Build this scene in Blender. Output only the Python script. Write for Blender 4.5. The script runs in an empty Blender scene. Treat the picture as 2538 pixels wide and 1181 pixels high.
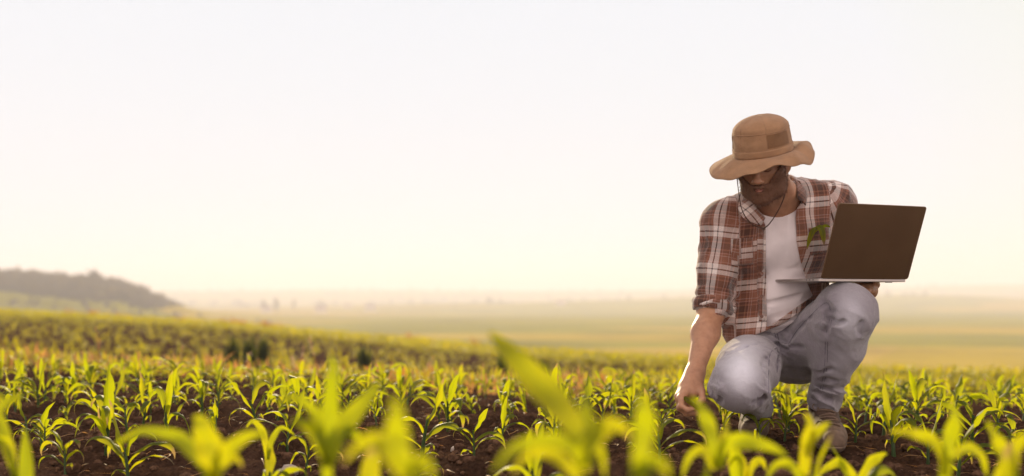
import bpy, bmesh, math, random
import numpy as np
from mathutils import Vector, Matrix, Euler

S = bpy.context.scene
COL = S.collection
R = math.radians
rnd = random.Random(7)

# ------------------------------------------------------------------ camera, world, sun
FP = 2467.0                      # focal length in pixels of the 2538 px wide photograph
CAMZ = 0.506
HOR = 735.0
def at(px, py, d):
    return Vector(((px - 1269.0) / FP * d, d, CAMZ - (py - HOR) / FP * d))

cam_d = bpy.data.cameras.new("camera")
cam = bpy.data.objects.new("camera", cam_d); COL.objects.link(cam)
cam_d.sensor_width = 36.0; cam_d.lens = 36.0 * FP / 2538.0
cam.location = (0, 0, CAMZ); cam.rotation_euler = (R(90), 0, 0)
cam_d.shift_y = (HOR - 590.5) / 2538.0
cam_d.clip_start = 0.05; cam_d.clip_end = 20000
cam_d.dof.use_dof = True; cam_d.dof.focus_distance = 3.26; cam_d.dof.aperture_fstop = 1.5
S.camera = cam

SUN_EL, SUN_AZ = 14.5, -9.0        # azimuth in degrees from +Y towards +X
w = bpy.data.worlds.new("World"); S.world = w; w.use_nodes = True
nt = w.node_tree; nt.nodes.clear()
def N(nt, t, **k):
    n = nt.nodes.new(t)
    for a, b in k.items():
        setattr(n, a, b)
    return n
sky = N(nt, 'ShaderNodeTexSky', sky_type='NISHITA', sun_disc=False)
sky.sun_elevation = R(SUN_EL); sky.sun_rotation = R(SUN_AZ)
sky.air_density = 1.0; sky.dust_density = 4.0; sky.ozone_density = 1.0; sky.altitude = 100
bg = N(nt, 'ShaderNodeBackground'); bg.inputs[1].default_value = 0.108
# thin bright cloud veil: soften the sky's own colour and hold its brightest part below pure white
hsv = N(nt, 'ShaderNodeHueSaturation'); hsv.inputs['Saturation'].default_value = 0.42
mixv = N(nt, 'ShaderNodeMix', data_type='RGBA', blend_type='MIX'); mixv.inputs[0].default_value = 0.84
mixv.inputs[7].default_value = (6.6, 5.75, 5.5, 1)
mn = N(nt, 'ShaderNodeMix', data_type='RGBA', blend_type='DARKEN'); mn.inputs[0].default_value = 1.0
mn.inputs[7].default_value = (5.55, 5.8, 6.2, 1)
out = N(nt, 'ShaderNodeOutputWorld')
nt.links.new(sky.outputs[0], hsv.inputs['Color']); nt.links.new(hsv.outputs[0], mixv.inputs[6])
nt.links.new(mixv.outputs[2], mn.inputs[6])
# added fill light: the sky behind the camera is raised warmer and brighter
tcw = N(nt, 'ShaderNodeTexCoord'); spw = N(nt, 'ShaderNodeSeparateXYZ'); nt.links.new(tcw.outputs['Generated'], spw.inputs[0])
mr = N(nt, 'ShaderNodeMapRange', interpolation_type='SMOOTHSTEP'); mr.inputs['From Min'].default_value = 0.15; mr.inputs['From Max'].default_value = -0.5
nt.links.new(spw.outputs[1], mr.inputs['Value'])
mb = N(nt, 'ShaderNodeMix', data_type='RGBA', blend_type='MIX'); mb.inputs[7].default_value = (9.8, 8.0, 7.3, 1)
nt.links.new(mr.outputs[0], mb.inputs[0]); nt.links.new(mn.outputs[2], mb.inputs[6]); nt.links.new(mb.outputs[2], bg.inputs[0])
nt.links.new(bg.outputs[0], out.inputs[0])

sl = bpy.data.lights.new("sun", 'SUN'); sl.energy = 5.0; sl.angle = R(0.5); sl.color = (1.0, 0.80, 0.50)
so = bpy.data.objects.new("sun", sl); COL.objects.link(so)
sd = Vector((math.sin(R(SUN_AZ)) * math.cos(R(SUN_EL)), math.cos(R(SUN_AZ)) * math.cos(R(SUN_EL)), math.sin(R(SUN_EL))))
so.rotation_euler = sd.to_track_quat('Z', 'Y').to_euler(); so.location = (0, 20, 12)

S.view_settings.view_transform = 'Standard'; S.view_settings.look = 'None'
S.view_settings.gamma = 1.0; S.view_settings.exposure = 0.5
S.render.engine = 'CYCLES'
S.cycles.max_bounces = 8; S.cycles.volume_bounces = 1
S.cycles.transparent_max_bounces = 8

# ------------------------------------------------------------------ helpers
def tag(o, label=None, cat=None, group=None, kind=None):
    if label: o['label'] = label
    if cat: o['category'] = cat
    if group: o['group'] = group
    if kind: o['kind'] = kind
    return o
def empty(name, loc=(0, 0, 0), rz=0.0):
    o = bpy.data.objects.new(name, None); COL.objects.link(o)
    o.location = loc; o.rotation_euler = (0, 0, rz); o.empty_display_size = 0.1
    return o
def np_mesh(name, V, F, smooth=True, uv=None, attrs=None):
    """V (n,3); F (m,4) quads or (m,3) tris, int"""
    V = np.asarray(V, dtype=np.float32); F = np.asarray(F, dtype=np.int32)
    me = bpy.data.meshes.new(name)
    k = F.shape[1]
    me.vertices.add(len(V)); me.vertices.foreach_set('co', V.ravel())
    me.loops.add(F.size); me.loops.foreach_set('vertex_index', F.ravel())
    me.polygons.add(len(F)); me.polygons.foreach_set('loop_start', np.arange(0, F.size, k, dtype=np.int32))
    try: me.polygons.foreach_set('loop_total', np.full(len(F), k, dtype=np.int32))
    except Exception: pass
    me.update(calc_edges=True); me.validate()
    me.polygons.foreach_set('use_smooth', np.full(len(me.polygons), smooth, dtype=bool))
    if uv is not None:                     # per loop (F.size,2)
        l = me.uv_layers.new(name='UVMap'); l.data.foreach_set('uv', np.asarray(uv, dtype=np.float32).ravel())
    if attrs:
        for an, av in attrs.items():
            a = me.attributes.new(an, 'FLOAT', 'POINT'); a.data.foreach_set('value', np.asarray(av, dtype=np.float32))
    return me
def link(name, me, mat=None, parent=None):
    o = bpy.data.objects.new(name, me); COL.objects.link(o)
    if mat is not None:
        me.materials.clear(); me.materials.append(mat)
    if parent is not None: o.parent = parent
    return o

def hash2(ix, iy, seed=0):
    h = (ix.astype(np.int64) * 374761393 + iy.astype(np.int64) * 668265263 + seed * 982451653) & 0xffffffff
    h = ((h ^ (h >> 13)) * 1274126177) & 0xffffffff
    h = (h ^ (h >> 16)) & 0xffff
    return h / 65535.0
def vn2(x, y, seed=0):
    ix = np.floor(x); iy = np.floor(y); fx = x - ix; fy = y - iy
    fx = fx * fx * (3 - 2 * fx); fy = fy * fy * (3 - 2 * fy)
    a = hash2(ix, iy, seed); b = hash2(ix + 1, iy, seed); c = hash2(ix, iy + 1, seed); d = hash2(ix + 1, iy + 1, seed)
    return (a * (1 - fx) + b * fx) * (1 - fy) + (c * (1 - fx) + d * fx) * fy
def hash3(ix, iy, iz, seed=0):
    return hash2(ix + iz * 7919, iy + iz * 104729, seed)
def vn3(p, f, seed=0):
    x, y, z = p[..., 0] * f, p[..., 1] * f, p[..., 2] * f
    iz = np.floor(z); fz = z - iz; fz = fz * fz * (3 - 2 * fz)
    ix = np.floor(x); iy = np.floor(y); fx = x - ix; fy = y - iy
    fx = fx * fx * (3 - 2 * fx); fy = fy * fy * (3 - 2 * fy)
    def L(zz):
        a = hash3(ix, iy, zz, seed); b = hash3(ix + 1, iy, zz, seed); c = hash3(ix, iy + 1, zz, seed); d = hash3(ix + 1, iy + 1, zz, seed)
        return (a * (1 - fx) + b * fx) * (1 - fy) + (c * (1 - fx) + d * fx) * fy
    return L(iz) * (1 - fz) + L(iz + 1) * fz
def sstep(a, b, x):
    t = np.clip((x - a) / (b - a), 0, 1); return t * t * (3 - 2 * t)

# ------------------------------------------------------------------ materials
def mat_new(name):
    m = bpy.data.materials.new(name); m.use_nodes = True
    nt = m.node_tree; nt.nodes.clear()
    o = nt.nodes.new('ShaderNodeOutputMaterial')
    return m, nt, o
def noise_node(nt, scale, detail=4, rough=0.55, coord='Object', vec=None):
    n = N(nt, 'ShaderNodeTexNoise'); n.inputs['Scale'].default_value = scale
    n.inputs['Detail'].default_value = detail; n.inputs['Roughness'].default_value = rough
    if vec is None:
        tc = N(nt, 'ShaderNodeTexCoord'); vec = tc.outputs[coord]
    nt.links.new(vec, n.inputs['Vector'])
    return n
def ramp(nt, src, stops, interp='LINEAR'):
    r = N(nt, 'ShaderNodeValToRGB'); r.color_ramp.interpolation = interp
    el = r.color_ramp.elements
    while len(el) > 1: el.remove(el[-1])
    el[0].position = stops[0][0]; el[0].color = tuple(stops[0][1]) + (1,)
    for p, c in stops[1:]:
        e = el.new(p); e.color = tuple(c) + (1,)
    nt.links.new(src, r.inputs[0])
    return r
def mix(nt, a, b, fac, mode='MIX'):
    m = N(nt, 'ShaderNodeMix', data_type='RGBA', blend_type=mode)
    for sock, v in ((m.inputs[0], fac), (m.inputs[6], a), (m.inputs[7], b)):
        if isinstance(v, (int, float)): sock.default_value = v
        elif isinstance(v, tuple): sock.default_value = v if len(v) == 4 else v + (1,)
        else: nt.links.new(v, sock)
    return m.outputs[2]
def mth(nt, op, a, b=None, c=None, clamp=False):
    m = N(nt, 'ShaderNodeMath', operation=op); m.use_clamp = clamp
    for i, v in enumerate((a, b, c)):
        if v is None: continue
        if isinstance(v, (int, float)): m.inputs[i].default_value = v
        else: nt.links.new(v, m.inputs[i])
    return m.outputs[0]
def bump(nt, h, strength=0.3, dist=0.01):
    b = N(nt, 'ShaderNodeBump'); b.inputs['Strength'].default_value = strength; b.inputs['Distance'].default_value = dist
    nt.links.new(h, b.inputs['Height']); return b.outputs[0]
def principled(nt, o, color, rough=0.8, normal=None, **kw):
    p = N(nt, 'ShaderNodeBsdfPrincipled')
    if isinstance(color, tuple): p.inputs['Base Color'].default_value = color if len(color) == 4 else color + (1,)
    else: nt.links.new(color, p.inputs['Base Color'])
    if isinstance(rough, (int, float)): p.inputs['Roughness'].default_value = rough
    else: nt.links.new(rough, p.inputs['Roughness'])
    if normal is not None: nt.links.new(normal, p.inputs['Normal'])
    for k, v in kw.items():
        p.inputs[k].default_value = v
    nt.links.new(p.outputs[0], o.inputs[0])
    return p

def simple_mat(name, c, rough=0.7, nscale=60, var=0.25, bstr=0.25, bdist=0.003, **kw):
    m, nt, o = mat_new(name)
    n = noise_node(nt, nscale, 5)
    d = tuple(x * (1 - var) for x in c); l = tuple(min(1, x * (1 + var)) for x in c)
    r = ramp(nt, n.outputs[0], [(0.3, d), (0.7, l)])
    principled(nt, o, r.outputs[0], rough, bump(nt, n.outputs[0], bstr, bdist), **kw)
    return m

def foliage_mat(name, dcol, tcol, tfac=0.55, rough=0.38, vein=True, vary=0.35, spec=0.5):
    m, nt, o = mat_new(name)
    oi = N(nt, 'ShaderNodeObjectInfo')
    geo = N(nt, 'ShaderNodeNewGeometry')
    nz = noise_node(nt, 9.0, 4)
    rn = mth(nt, 'ADD', mth(nt, 'MULTIPLY', nz.outputs[0], 0.7), mth(nt, 'MULTIPLY', geo.outputs['Random Per Island'], 0.3))
    rr = mth(nt, 'ADD', mth(nt, 'MULTIPLY', rn, 1.0), mth(nt, 'MULTIPLY', oi.outputs['Random'], 0.35))
    dr = ramp(nt, rr, [(0.25, tuple(x * (1 - vary) for x in dcol)), (0.95, tuple(x * (1 + vary) for x in dcol))])
    tr = ramp(nt, rr, [(0.25, (tcol[0] * 0.78, tcol[1] * 0.86, tcol[2])), (0.6, tcol), (0.98, (min(1, tcol[0] * 1.3), tcol[1] * 1.06, tcol[2] * 1.1))])
    dc, tc_ = dr.outputs[0], tr.outputs[0]
    nrm = None
    if vein:
        uv = N(nt, 'ShaderNodeUVMap'); uv.uv_map = 'UVMap'
        sp = N(nt, 'ShaderNodeSeparateXYZ'); nt.links.new(uv.outputs[0], sp.inputs[0])
        ax = mth(nt, 'ABSOLUTE', mth(nt, 'SUBTRACT', sp.outputs[0], 0.5))
        rib = mth(nt, 'SUBTRACT', 1.0, mth(nt, 'MULTIPLY', ax, 14.0), clamp=True)
        wv = mth(nt, 'SINE', mth(nt, 'MULTIPLY', sp.outputs[0], 110.0))
        wv = mth(nt, 'MULTIPLY', mth(nt, 'ADD', wv, 1.0), 0.5)
        tc_ = mix(nt, tc_, (tcol[0] * 0.55, tcol[1] * 0.6, tcol[2] * 0.8), mth(nt, 'MULTIPLY', wv, 0.30))
        dc = mix(nt, dc, (dcol[0] * 1.9, dcol[1] * 1.6, dcol[2] * 1.8), mth(nt, 'MULTIPLY', rib, 0.6))
        tc_ = mix(nt, tc_, (tcol[0] * 0.5, tcol[1] * 0.62, tcol[2] * 1.2), mth(nt, 'MULTIPLY', rib, 0.7))
        tipf = mth(nt, 'MULTIPLY', mth(nt, 'SUBTRACT', mth(nt, 'ADD', sp.outputs[1], mth(nt, 'MULTIPLY', mth(nt, 'SUBTRACT', rr, 0.62), 0.55)), 0.93), 12.0, clamp=True)
        dc = mix(nt, dc, (0.30, 0.20, 0.09), tipf); tc_ = mix(nt, tc_, (0.45, 0.30, 0.10), tipf)
        nrm = bump(nt, mth(nt, 'ADD', wv, mth(nt, 'MULTIPLY', rib, -2.0)), 0.35, 0.0012)
    p = principled(nt, o, dc, rough, nrm)
    p.inputs['Specular IOR Level'].default_value = spec
    t = N(nt, 'ShaderNodeBsdfTranslucent'); nt.links.new(tc_, t.inputs[0])
    ms = N(nt, 'ShaderNodeMixShader'); ms.inputs[0].default_value = tfac
    nt.links.new(p.outputs[0], ms.inputs[1]); nt.links.new(t.outputs[0], ms.inputs[2]); nt.links.new(ms.outputs[0], o.inputs[0])
    return m

M = {}
M['leaf'] = foliage_mat('corn_leaf', (0.030, 0.072, 0.008), (0.57, 0.585, 0.006), 0.60, 0.5, spec=0.25)
M['stalk'] = foliage_mat('corn_stalk', (0.035, 0.075, 0.018), (0.16, 0.22, 0.02), 0.2, 0.4, vein=False)
M['farleaf'] = foliage_mat('far_leaf', (0.05, 0.08, 0.008), (0.58, 0.54, 0.008), 0.54, 0.5, vein=False, vary=0.4)
M['drygrass'] = foliage_mat('dry_grass', (0.26, 0.15, 0.06), (0.70, 0.36, 0.10), 0.5, 0.6, vein=False, vary=0.4)
M['redweed'] = foliage_mat('red_weed', (0.20, 0.10, 0.04), (0.62, 0.32, 0.06), 0.45, 0.55, vein=False, vary=0.5)
M['darkweed'] = foliage_mat('dark_weed', (0.035, 0.05, 0.015), (0.13, 0.14, 0.02), 0.35, 0.6, vein=False, vary=0.4)
M['treeleaf'] = foliage_mat('tree_leaf', (0.050, 0.040, 0.016), (0.15, 0.11, 0.03), 0.3, 0.7, vein=False, vary=0.4)
M['bark'] = simple_mat('bark', (0.12, 0.09, 0.06), 0.9, 3, 0.4)

# soil / ground
m, nt, o = mat_new('ground'); M['ground'] = m
tc = N(nt, 'ShaderNodeTexCoord')
P = tc.outputs['Object']
a_s = N(nt, 'ShaderNodeAttribute'); a_s.attribute_name = 'far'
n1 = noise_node(nt, 3.0, 8, 0.6, vec=P); n2 = noise_node(nt, 60.0, 8, 0.7, vec=P)
sc = ramp(nt, n1.outputs[0], [(0.3, (0.045, 0.024, 0.015)), (0.55, (0.078, 0.044, 0.029)), (0.75, (0.13, 0.08, 0.052))])
sc2 = mix(nt, sc.outputs[0], ramp(nt, n2.outputs[0], [(0.3, (0.35, 0.32, 0.3)), (0.55, (1, 1, 1)), (0.72, (1.7, 1.55, 1.4))]).outputs[0], 0.9, 'MULTIPLY')
mp = N(nt, 'ShaderNodeMapping'); mp.inputs['Scale'].default_value = (0.0035, 0.011, 0.0); mp.inputs['Rotation'].default_value = (0, 0, R(8)); nt.links.new(P, mp.inputs[0])
vo = N(nt, 'ShaderNodeTexVoronoi'); vo.inputs['Scale'].default_value = 1.0; nt.links.new(mp.outputs[0], vo.inputs[0])
sepc = N(nt, 'ShaderNodeSeparateColor'); nt.links.new(vo.outputs['Color'], sepc.inputs[0])
n3 = noise_node(nt, 0.02, 6, 0.65, vec=P)
fc = ramp(nt, sepc.outputs[0], [(0.0, (0.24, 0.215, 0.004)), (0.35, (0.38, 0.275, 0.01)), (0.55, (0.27, 0.235, 0.005)), (0.8, (0.42, 0.29, 0.03)), (1.0, (0.19, 0.18, 0.005))], 'CONSTANT')
fc2 = mix(nt, fc.outputs[0], ramp(nt, n3.outputs[0], [(0.3, (0.6, 0.6, 0.6)), (0.7, (1.3, 1.3, 1.3))]).outputs[0], 0.8, 'MULTIPLY')
cc = mix(nt, sc2, fc2, a_s.outputs['Fac'])
hh = mth(nt, 'ADD', n2.outputs[0], mth(nt, 'MULTIPLY', noise_node(nt, 220.0, 4, 0.6, vec=P).outputs[0], 0.35))
principled(nt, o, cc, 0.95, bump(nt, hh, 0.9, 0.02)).inputs['Specular IOR Level'].default_value = 0.0

# ------------------------------------------------------------------ terrain
def crest(u):
    """distance and height of the field's edge for the view slope u = X / Y"""
    uu = np.clip(u, -0.9, 0.9)
    d = np.interp(uu, [-0.9, -0.514, -0.2, 0.0, 0.25, 0.514, 0.9], [66, 60, 50, 42, 30, 22, 20])
    y = np.interp(uu, [-0.9, -0.514, -0.3, 0.0, 0.17, 0.33, 0.514, 0.9], [745, 775, 805, 871, 895, 927, 946, 975])
    return d, CAMZ - (y - HOR) / FP * d
def lumps(x, y, f, seed):
    x = x * f; y = y * f; ix = np.floor(x); iy = np.floor(y); best = np.full(x.shape, 0.0)
    for dx in (-1, 0, 1):
        for dy in (-1, 0, 1):
            cx, cy = ix + dx, iy + dy
            px = cx + hash2(cx, cy, seed); py = cy + hash2(cx, cy, seed + 7); rr = .35 + .6 * hash2(cx, cy, seed + 13)
            d = ((x - px) ** 2 + (y - py) ** 2) / (rr * rr)
            best = np.maximum(best, np.sqrt(np.maximum(0, 1 - d)) * rr * 1.1)
    return best
def terrain(X, Y, detail=True):
    Yc = np.maximum(Y, 0.3)
    u = X / np.maximum(Yc, 1.2)
    dc, zc = crest(u)
    t = np.clip((Yc - 3.9) / (dc - 3.9), 0, 1)
    z = zc * t
    dip = sstep(5.0, 13, Yc) * (1 - sstep(16, 42, Yc)) * (1 - sstep(-0.1, 0.35, u))
    z = z - 0.20 * dip
    over = np.maximum(Yc - dc, 0)
    slope = (zc) / (dc - 3.9)
    # beyond the crest: roll over and fall to the valley floor
    fall = -13.2 * sstep(0, 110, over) + np.where(over < 110, slope * over * (1 - sstep(0, 60, over)), 0)
    zv = zc * (1 - sstep(0, 110, over)) + fall
    z = np.where(over > 0, zv, z)
    r = np.sqrt(X * X + Y * Y)
    big = sstep(200, 900, r)
    z = z + big * (vn2(X / 420, Y / 420, 3) - 0.5) * 5 * 1.0
    # far ranges
    ridge = 78 * sstep(1700, 2700, r) * (0.62 + 0.25 * vn2(u * 6 + 5, r * 0 + 0.5, 11)) * (0.74 + 0.42 * sstep(0.05, 0.5, u)) * 0.62
    ridge += 13 * np.exp(-((r - 1250 - 300 * u) / 260) ** 2) * sstep(-0.3, 0.3, u) * (0.6 + 0.5 * vn2(u * 9, r * 0, 5))
    z = z + ridge
    # wooded hill on the left
    hx = (1 - sstep(-0.405, -0.290, u)) * 0.62 + (1 - sstep(-0.34, -0.20, u)) * 0.14 + 0.26 * (1 - sstep(-0.56, -0.36, u))
    z = z + 22.8 * hx * sstep(330, 520, r) * (1 - sstep(700, 1100, r)) * (0.94 + 0.12 * vn2(u * 40, r * 0.01, 8))
    if detail:
        near = 1 - sstep(9, 30, r)
        h = (vn2(X * 2.2, Y * 2.2, 1) - 0.5) * 0.05 + (vn2(X * 6, Y * 6, 2) - 0.5) * 0.035
        m_ = r < 16
        xm, ym = X[m_], Y[m_]
        wx = xm + (vn2(xm * 20, ym * 20, 14) - .5) * .04; wy = ym + (vn2(xm * 20, ym * 20, 15) - .5) * .04
        hm = lumps(wx, wy, 9, 61) * 0.034 * (0.3 + 1.0 * vn2(xm * 2.5, ym * 2.5, 9)) + lumps(wx, wy, 22, 62) * 0.020 + lumps(wx, wy, 55, 63) * 0.009
        hm = hm + (vn2(xm * 90, ym * 90, 6) - 0.5) * 0.006 - .025
        h = h.copy(); h[m_] += hm
        h = h + 0.03 * np.sin(X * 9.0 + 1.0 * vn2(X, Y, 5) * 3) * 0.4
        calm = 1 - np.exp(-(((X - 1.045) / .10) ** 2 + ((Y - 3.30) / .17) ** 2)) - np.exp(-(((X - .87) / .09) ** 2 + ((Y - 3.52) / .14) ** 2))
        z = z + (h * .95 - .004) * near * np.clip(calm, 0, 1)
    return z
def ground_z(x, y):
    return float(terrain(np.array([x], float), np.array([y], float))[0])

def build_ground():
    rs = [0.7]
    while rs[-1] < 9000:
        r = rs[-1]
        rs.append(r * (1 + (0.0042 if r < 6 else 0.007 if r < 20 else 0.012 if r < 120 else 0.02)))
    rs = np.array(rs); th = np.linspace(-R(56), R(56), 820)
    Rr, T = np.meshgrid(rs, th, indexing='ij')
    X = Rr * np.sin(T); Y = Rr * np.cos(T) - 1.0
    Z = terrain(X, Y)
    n, k = Rr.shape
    V = np.stack([X, Y, Z], -1).reshape(-1, 3)
    i = np.arange(n * k).reshape(n, k)
    F = np.stack([i[:-1, :-1], i[:-1, 1:], i[1:, 1:], i[1:, :-1]], -1).reshape(-1, 4)[:, ::-1]
    u = X / np.maximum(Y, 1.2); dc, _ = crest(u)
    far = sstep(0, 12, Y - dc).ravel()
    me = np_mesh('ground', V, F, attrs={'far': far})
    return tag(link('ground', me, M['ground']), kind='structure')
build_ground()
# ------------------------------------------------------------------ corn
def leaf_geo(L, W, a0, a1, p=1.3, twist=0.0, wave=0.01, fold=0.35, ns=13, seed=0, curl=0.0, full=True):
    """strip along +X rising to +Z; a0 start angle above horizontal, a1 end angle"""
    r = random.Random(seed)
    cols = (-1, -0.55, 0, 0.55, 1) if full else (-1, 0, 1)
    pos = np.array([0.0, 0.0, 0.0]); az = 0.0
    V = []; UV = []
    ph = r.uniform(0, 6)
    for i in range(ns + 1):
        s = i / ns
        ang = a0 + (a1 - a0) * (s ** p) + 0.10 * math.sin(s * 7 + ph)
        azz = curl * s * s
        d = np.array([math.cos(ang) * math.cos(azz), math.cos(ang) * math.sin(azz), math.sin(ang)])
        if i: pos = pos + d * (L / ns)
        side = np.array([-math.sin(azz), math.cos(azz), 0.0])
        up = np.cross(d, side) * -1
        tw = twist * s
        sd_ = side * math.cos(tw) + up * math.sin(tw); up2 = up * math.cos(tw) - side * math.sin(tw)
        wd = W * (0.42 + 0.58 * min(1, s / 0.35)) * max(0.0, 1 - max(0, (s - 0.42) / 0.58) ** 1.9) ** 0.9 * 0.5 + 0.0004
        for c in cols:
            wv = wave * math.sin(s * 15 + ph + (2.1 if c > 0 else 0)) * abs(c) ** 2 * math.sin(math.pi * min(1, s * 1.1))
            lift = fold * wd * abs(c) ** 1.3 * (1.25 - s)
            V.append(pos + sd_ * (wd * c * (1 - 0.12 * fold)) + up2 * (lift + wv)); UV.append(((c + 1) / 2, s))
    k = len(cols); F = []
    for i in range(ns):
        for j in range(k - 1):
            a = i * k + j; F.append((a, a + 1, a + 1 + k, a + k))
    return np.array(V), np.array(F), np.array(UV)

def rotz(V, a):
    c, s = math.cos(a), math.sin(a)
    return np.stack([V[:, 0] * c - V[:, 1] * s, V[:, 0] * s + V[:, 1] * c, V[:, 2]], -1)

def plant_geo(seed, H=0.28, n=6, full=True, ns=13):
    """returns list of (name, V, F, UV)"""
    r = random.Random(seed)
    parts = []
    sh = H * r.uniform(0.42, 0.55)
    lean = r.uniform(-0.12, 0.12); lean2 = r.uniform(-0.12, 0.12)
    base_az = r.uniform(0, 6.28)
    def axis(t): return np.array([lean * sh * t * t, lean2 * sh * t * t, sh * t])
    rad = H * 0.026
    sv = []; nsg = 7 if full else 3; na = 8 if full else 4
    for i in range(nsg + 1):
        t = i / nsg; c = axis(t) + np.array([0, 0, -0.02 * (1 - t)]); rr = rad * (1.15 - 0.55 * t) * (1 + 0.10 * (i % 2))
        for j in range(na):
            a = 2 * math.pi * j / na; sv.append(c + np.array([math.cos(a) * rr, math.sin(a) * rr * 0.8, 0]))
    sf = []
    for i in range(nsg):
        for j in range(na):
            a = i * na + j; b = i * na + (j + 1) % na; sf.append((a, b, b + na, a + na))
    parts.append(('stalk', np.array(sv), np.array(sf), np.tile([[0.5, 0.5]], (len(sv), 1))))
    for i in range(n):
        t = (i + 0.4) / n
        az = base_az + (math.pi if i % 2 else 0) + r.uniform(-0.55, 0.55)
        top = i >= n - 2
        L = H * (0.34 + 0.50 * math.sin(math.pi * min(1, 0.18 + t * 0.62))) * r.uniform(0.85, 1.15)
        W = H * 0.112 * (0.60 + 0.55 * t) * r.uniform(0.85, 1.25)
        if i == 0: L *= 0.55; W *= 0.8
        if top: L *= 0.86
        a0 = R(r.uniform(48, 66)) if not top else R(r.uniform(66, 88))
        a1 = R(r.uniform(-115, -45)) if not top else (R(r.uniform(-120, -40)) if r.random() < .80 else R(r.uniform(30, 70)))
        V, F, UV = leaf_geo(L, W, a0, a1, r.uniform(1.2, 2.0), r.uniform(-1.3, 1.3), H * 0.016, r.uniform(0.35, 0.8), ns=ns, seed=seed * 31 + i, curl=r.uniform(-0.8, 0.8), full=full)
        V = rotz(V, az) + axis(min(1, 0.18 + 0.8 * t)) 
        parts.append(('leaf', V, F, UV))
    return parts

def loopuv(F, UV): return UV[F.ravel()]
def make_corn_proto(seed, H=0.28, n=6):
    return [(nm, np_mesh('corn_' + nm, V, F, uv=loopuv(F, UV))) for nm, V, F, UV in plant_geo(seed, H, n)]
PROTOS = [make_corn_proto(100 + i, 0.28, 5 + i % 3) for i in range(14)]
for pr in PROTOS:
    for nm, me in pr: me.materials.append(M['leaf'] if nm == 'leaf' else M['stalk'])

corn_count = 0
used_proto = {}
def corn(x, y, k, scale, rz, label, group, tilt=(0, 0), dz=0.0, name='corn_plant'):
    global corn_count
    corn_count += 1
    root = empty(name, (x, y, ground_z(x, y) + dz), rz)
    root.rotation_euler = (tilt[0], tilt[1], rz)
    root.scale = (scale, scale, scale)
    src = used_proto.get(k)
    if src is None:
        kids = [link(nm, me, None, root) for nm, me in PROTOS[k]]
        used_proto[k] = kids
    else:
        for ch in src:
            c = ch.copy(); COL.objects.link(c); c.parent = root
    tag(root, label, 'corn plant', group)
    return root

placed = []
def ok(x, y, dmin):
    return all((x - a) ** 2 + (y - b) ** 2 > dmin * dmin for a, b in placed)
def hero(px, py, toppx, k, rz, label, group=None, d=None, dz=0.0):
    """a plant whose foot is at (px,py) on the ground and whose top reaches toppx"""
    if d is None: d = FP * CAMZ / (py - HOR)
    p = at(px, py, d); ztop = CAMZ - (toppx - HOR) / FP * d
    sc = min(1.12, (ztop - ground_z(p.x, d)) / 0.26)
    placed.append((p.x, d))
    return corn(p.x, d, k, sc, rz, label, group, (rnd.uniform(-.06, .06), rnd.uniform(-.06, .06)))

FG = 'blurred corn plants close to the camera'
# foot off the bottom edge: given by distance
near = [
 (40, 1110, 1.6, 0, 0.3, 'blurred corn leaf cluster cut off by the left edge of the picture'),
 (525, 1120, 1.35, 1, 1.0, 'blurred yellow-green corn plant at the bottom, left of the tallest blurred one'),
 (815, 1080, 1.35, 2, 2.2, 'tall blurred corn plant in the left half with one upright leaf rising highest'),
 (1005, 1150, 1.0, 3, 0.6, 'very blurred pale corn plant left of the bottom centre'),
 (1440, 1100, 1.12, 4, 2.9, 'large blurred corn plant at the bottom with a long leaf slanting up to the left'),
 (1580, 1150, 1.0, 5, 4.1, 'very blurred corn plant just right of the one with the long slanting leaf'),
 (1775, 1080, 1.5, 6, 5.0, 'blurred bright yellow corn plant in front of the reaching hand'),
 (2005, 1090, 1.6, 7, 1.9, 'blurred corn plant in front of the toe of the tan boot'),
 (2335, 1080, 1.5, 8, 3.3, 'blurred dark green corn plant at the bottom right below the laptop'),
 (2470, 1100, 1.45, 9, 0.2, 'blurred dark corn plant near the bottom right corner'),
 (660, 1095, 2.35, 10, 3.6, 'soft blurred small corn plant between the two left blurred plants'),
 (1330, 1070, 2.25, 11, 0.9, 'soft blurred low corn plant left of the long slanting leaf'),
 (2130, 1110, 2.0, 12, 2.4, 'low blurred corn plant along the bottom edge right of the boot'),
 (1850, 1090, 1.9, 13, 1.2, 'low blurred corn plant along the bottom edge between hand and boot'),
]
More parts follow.
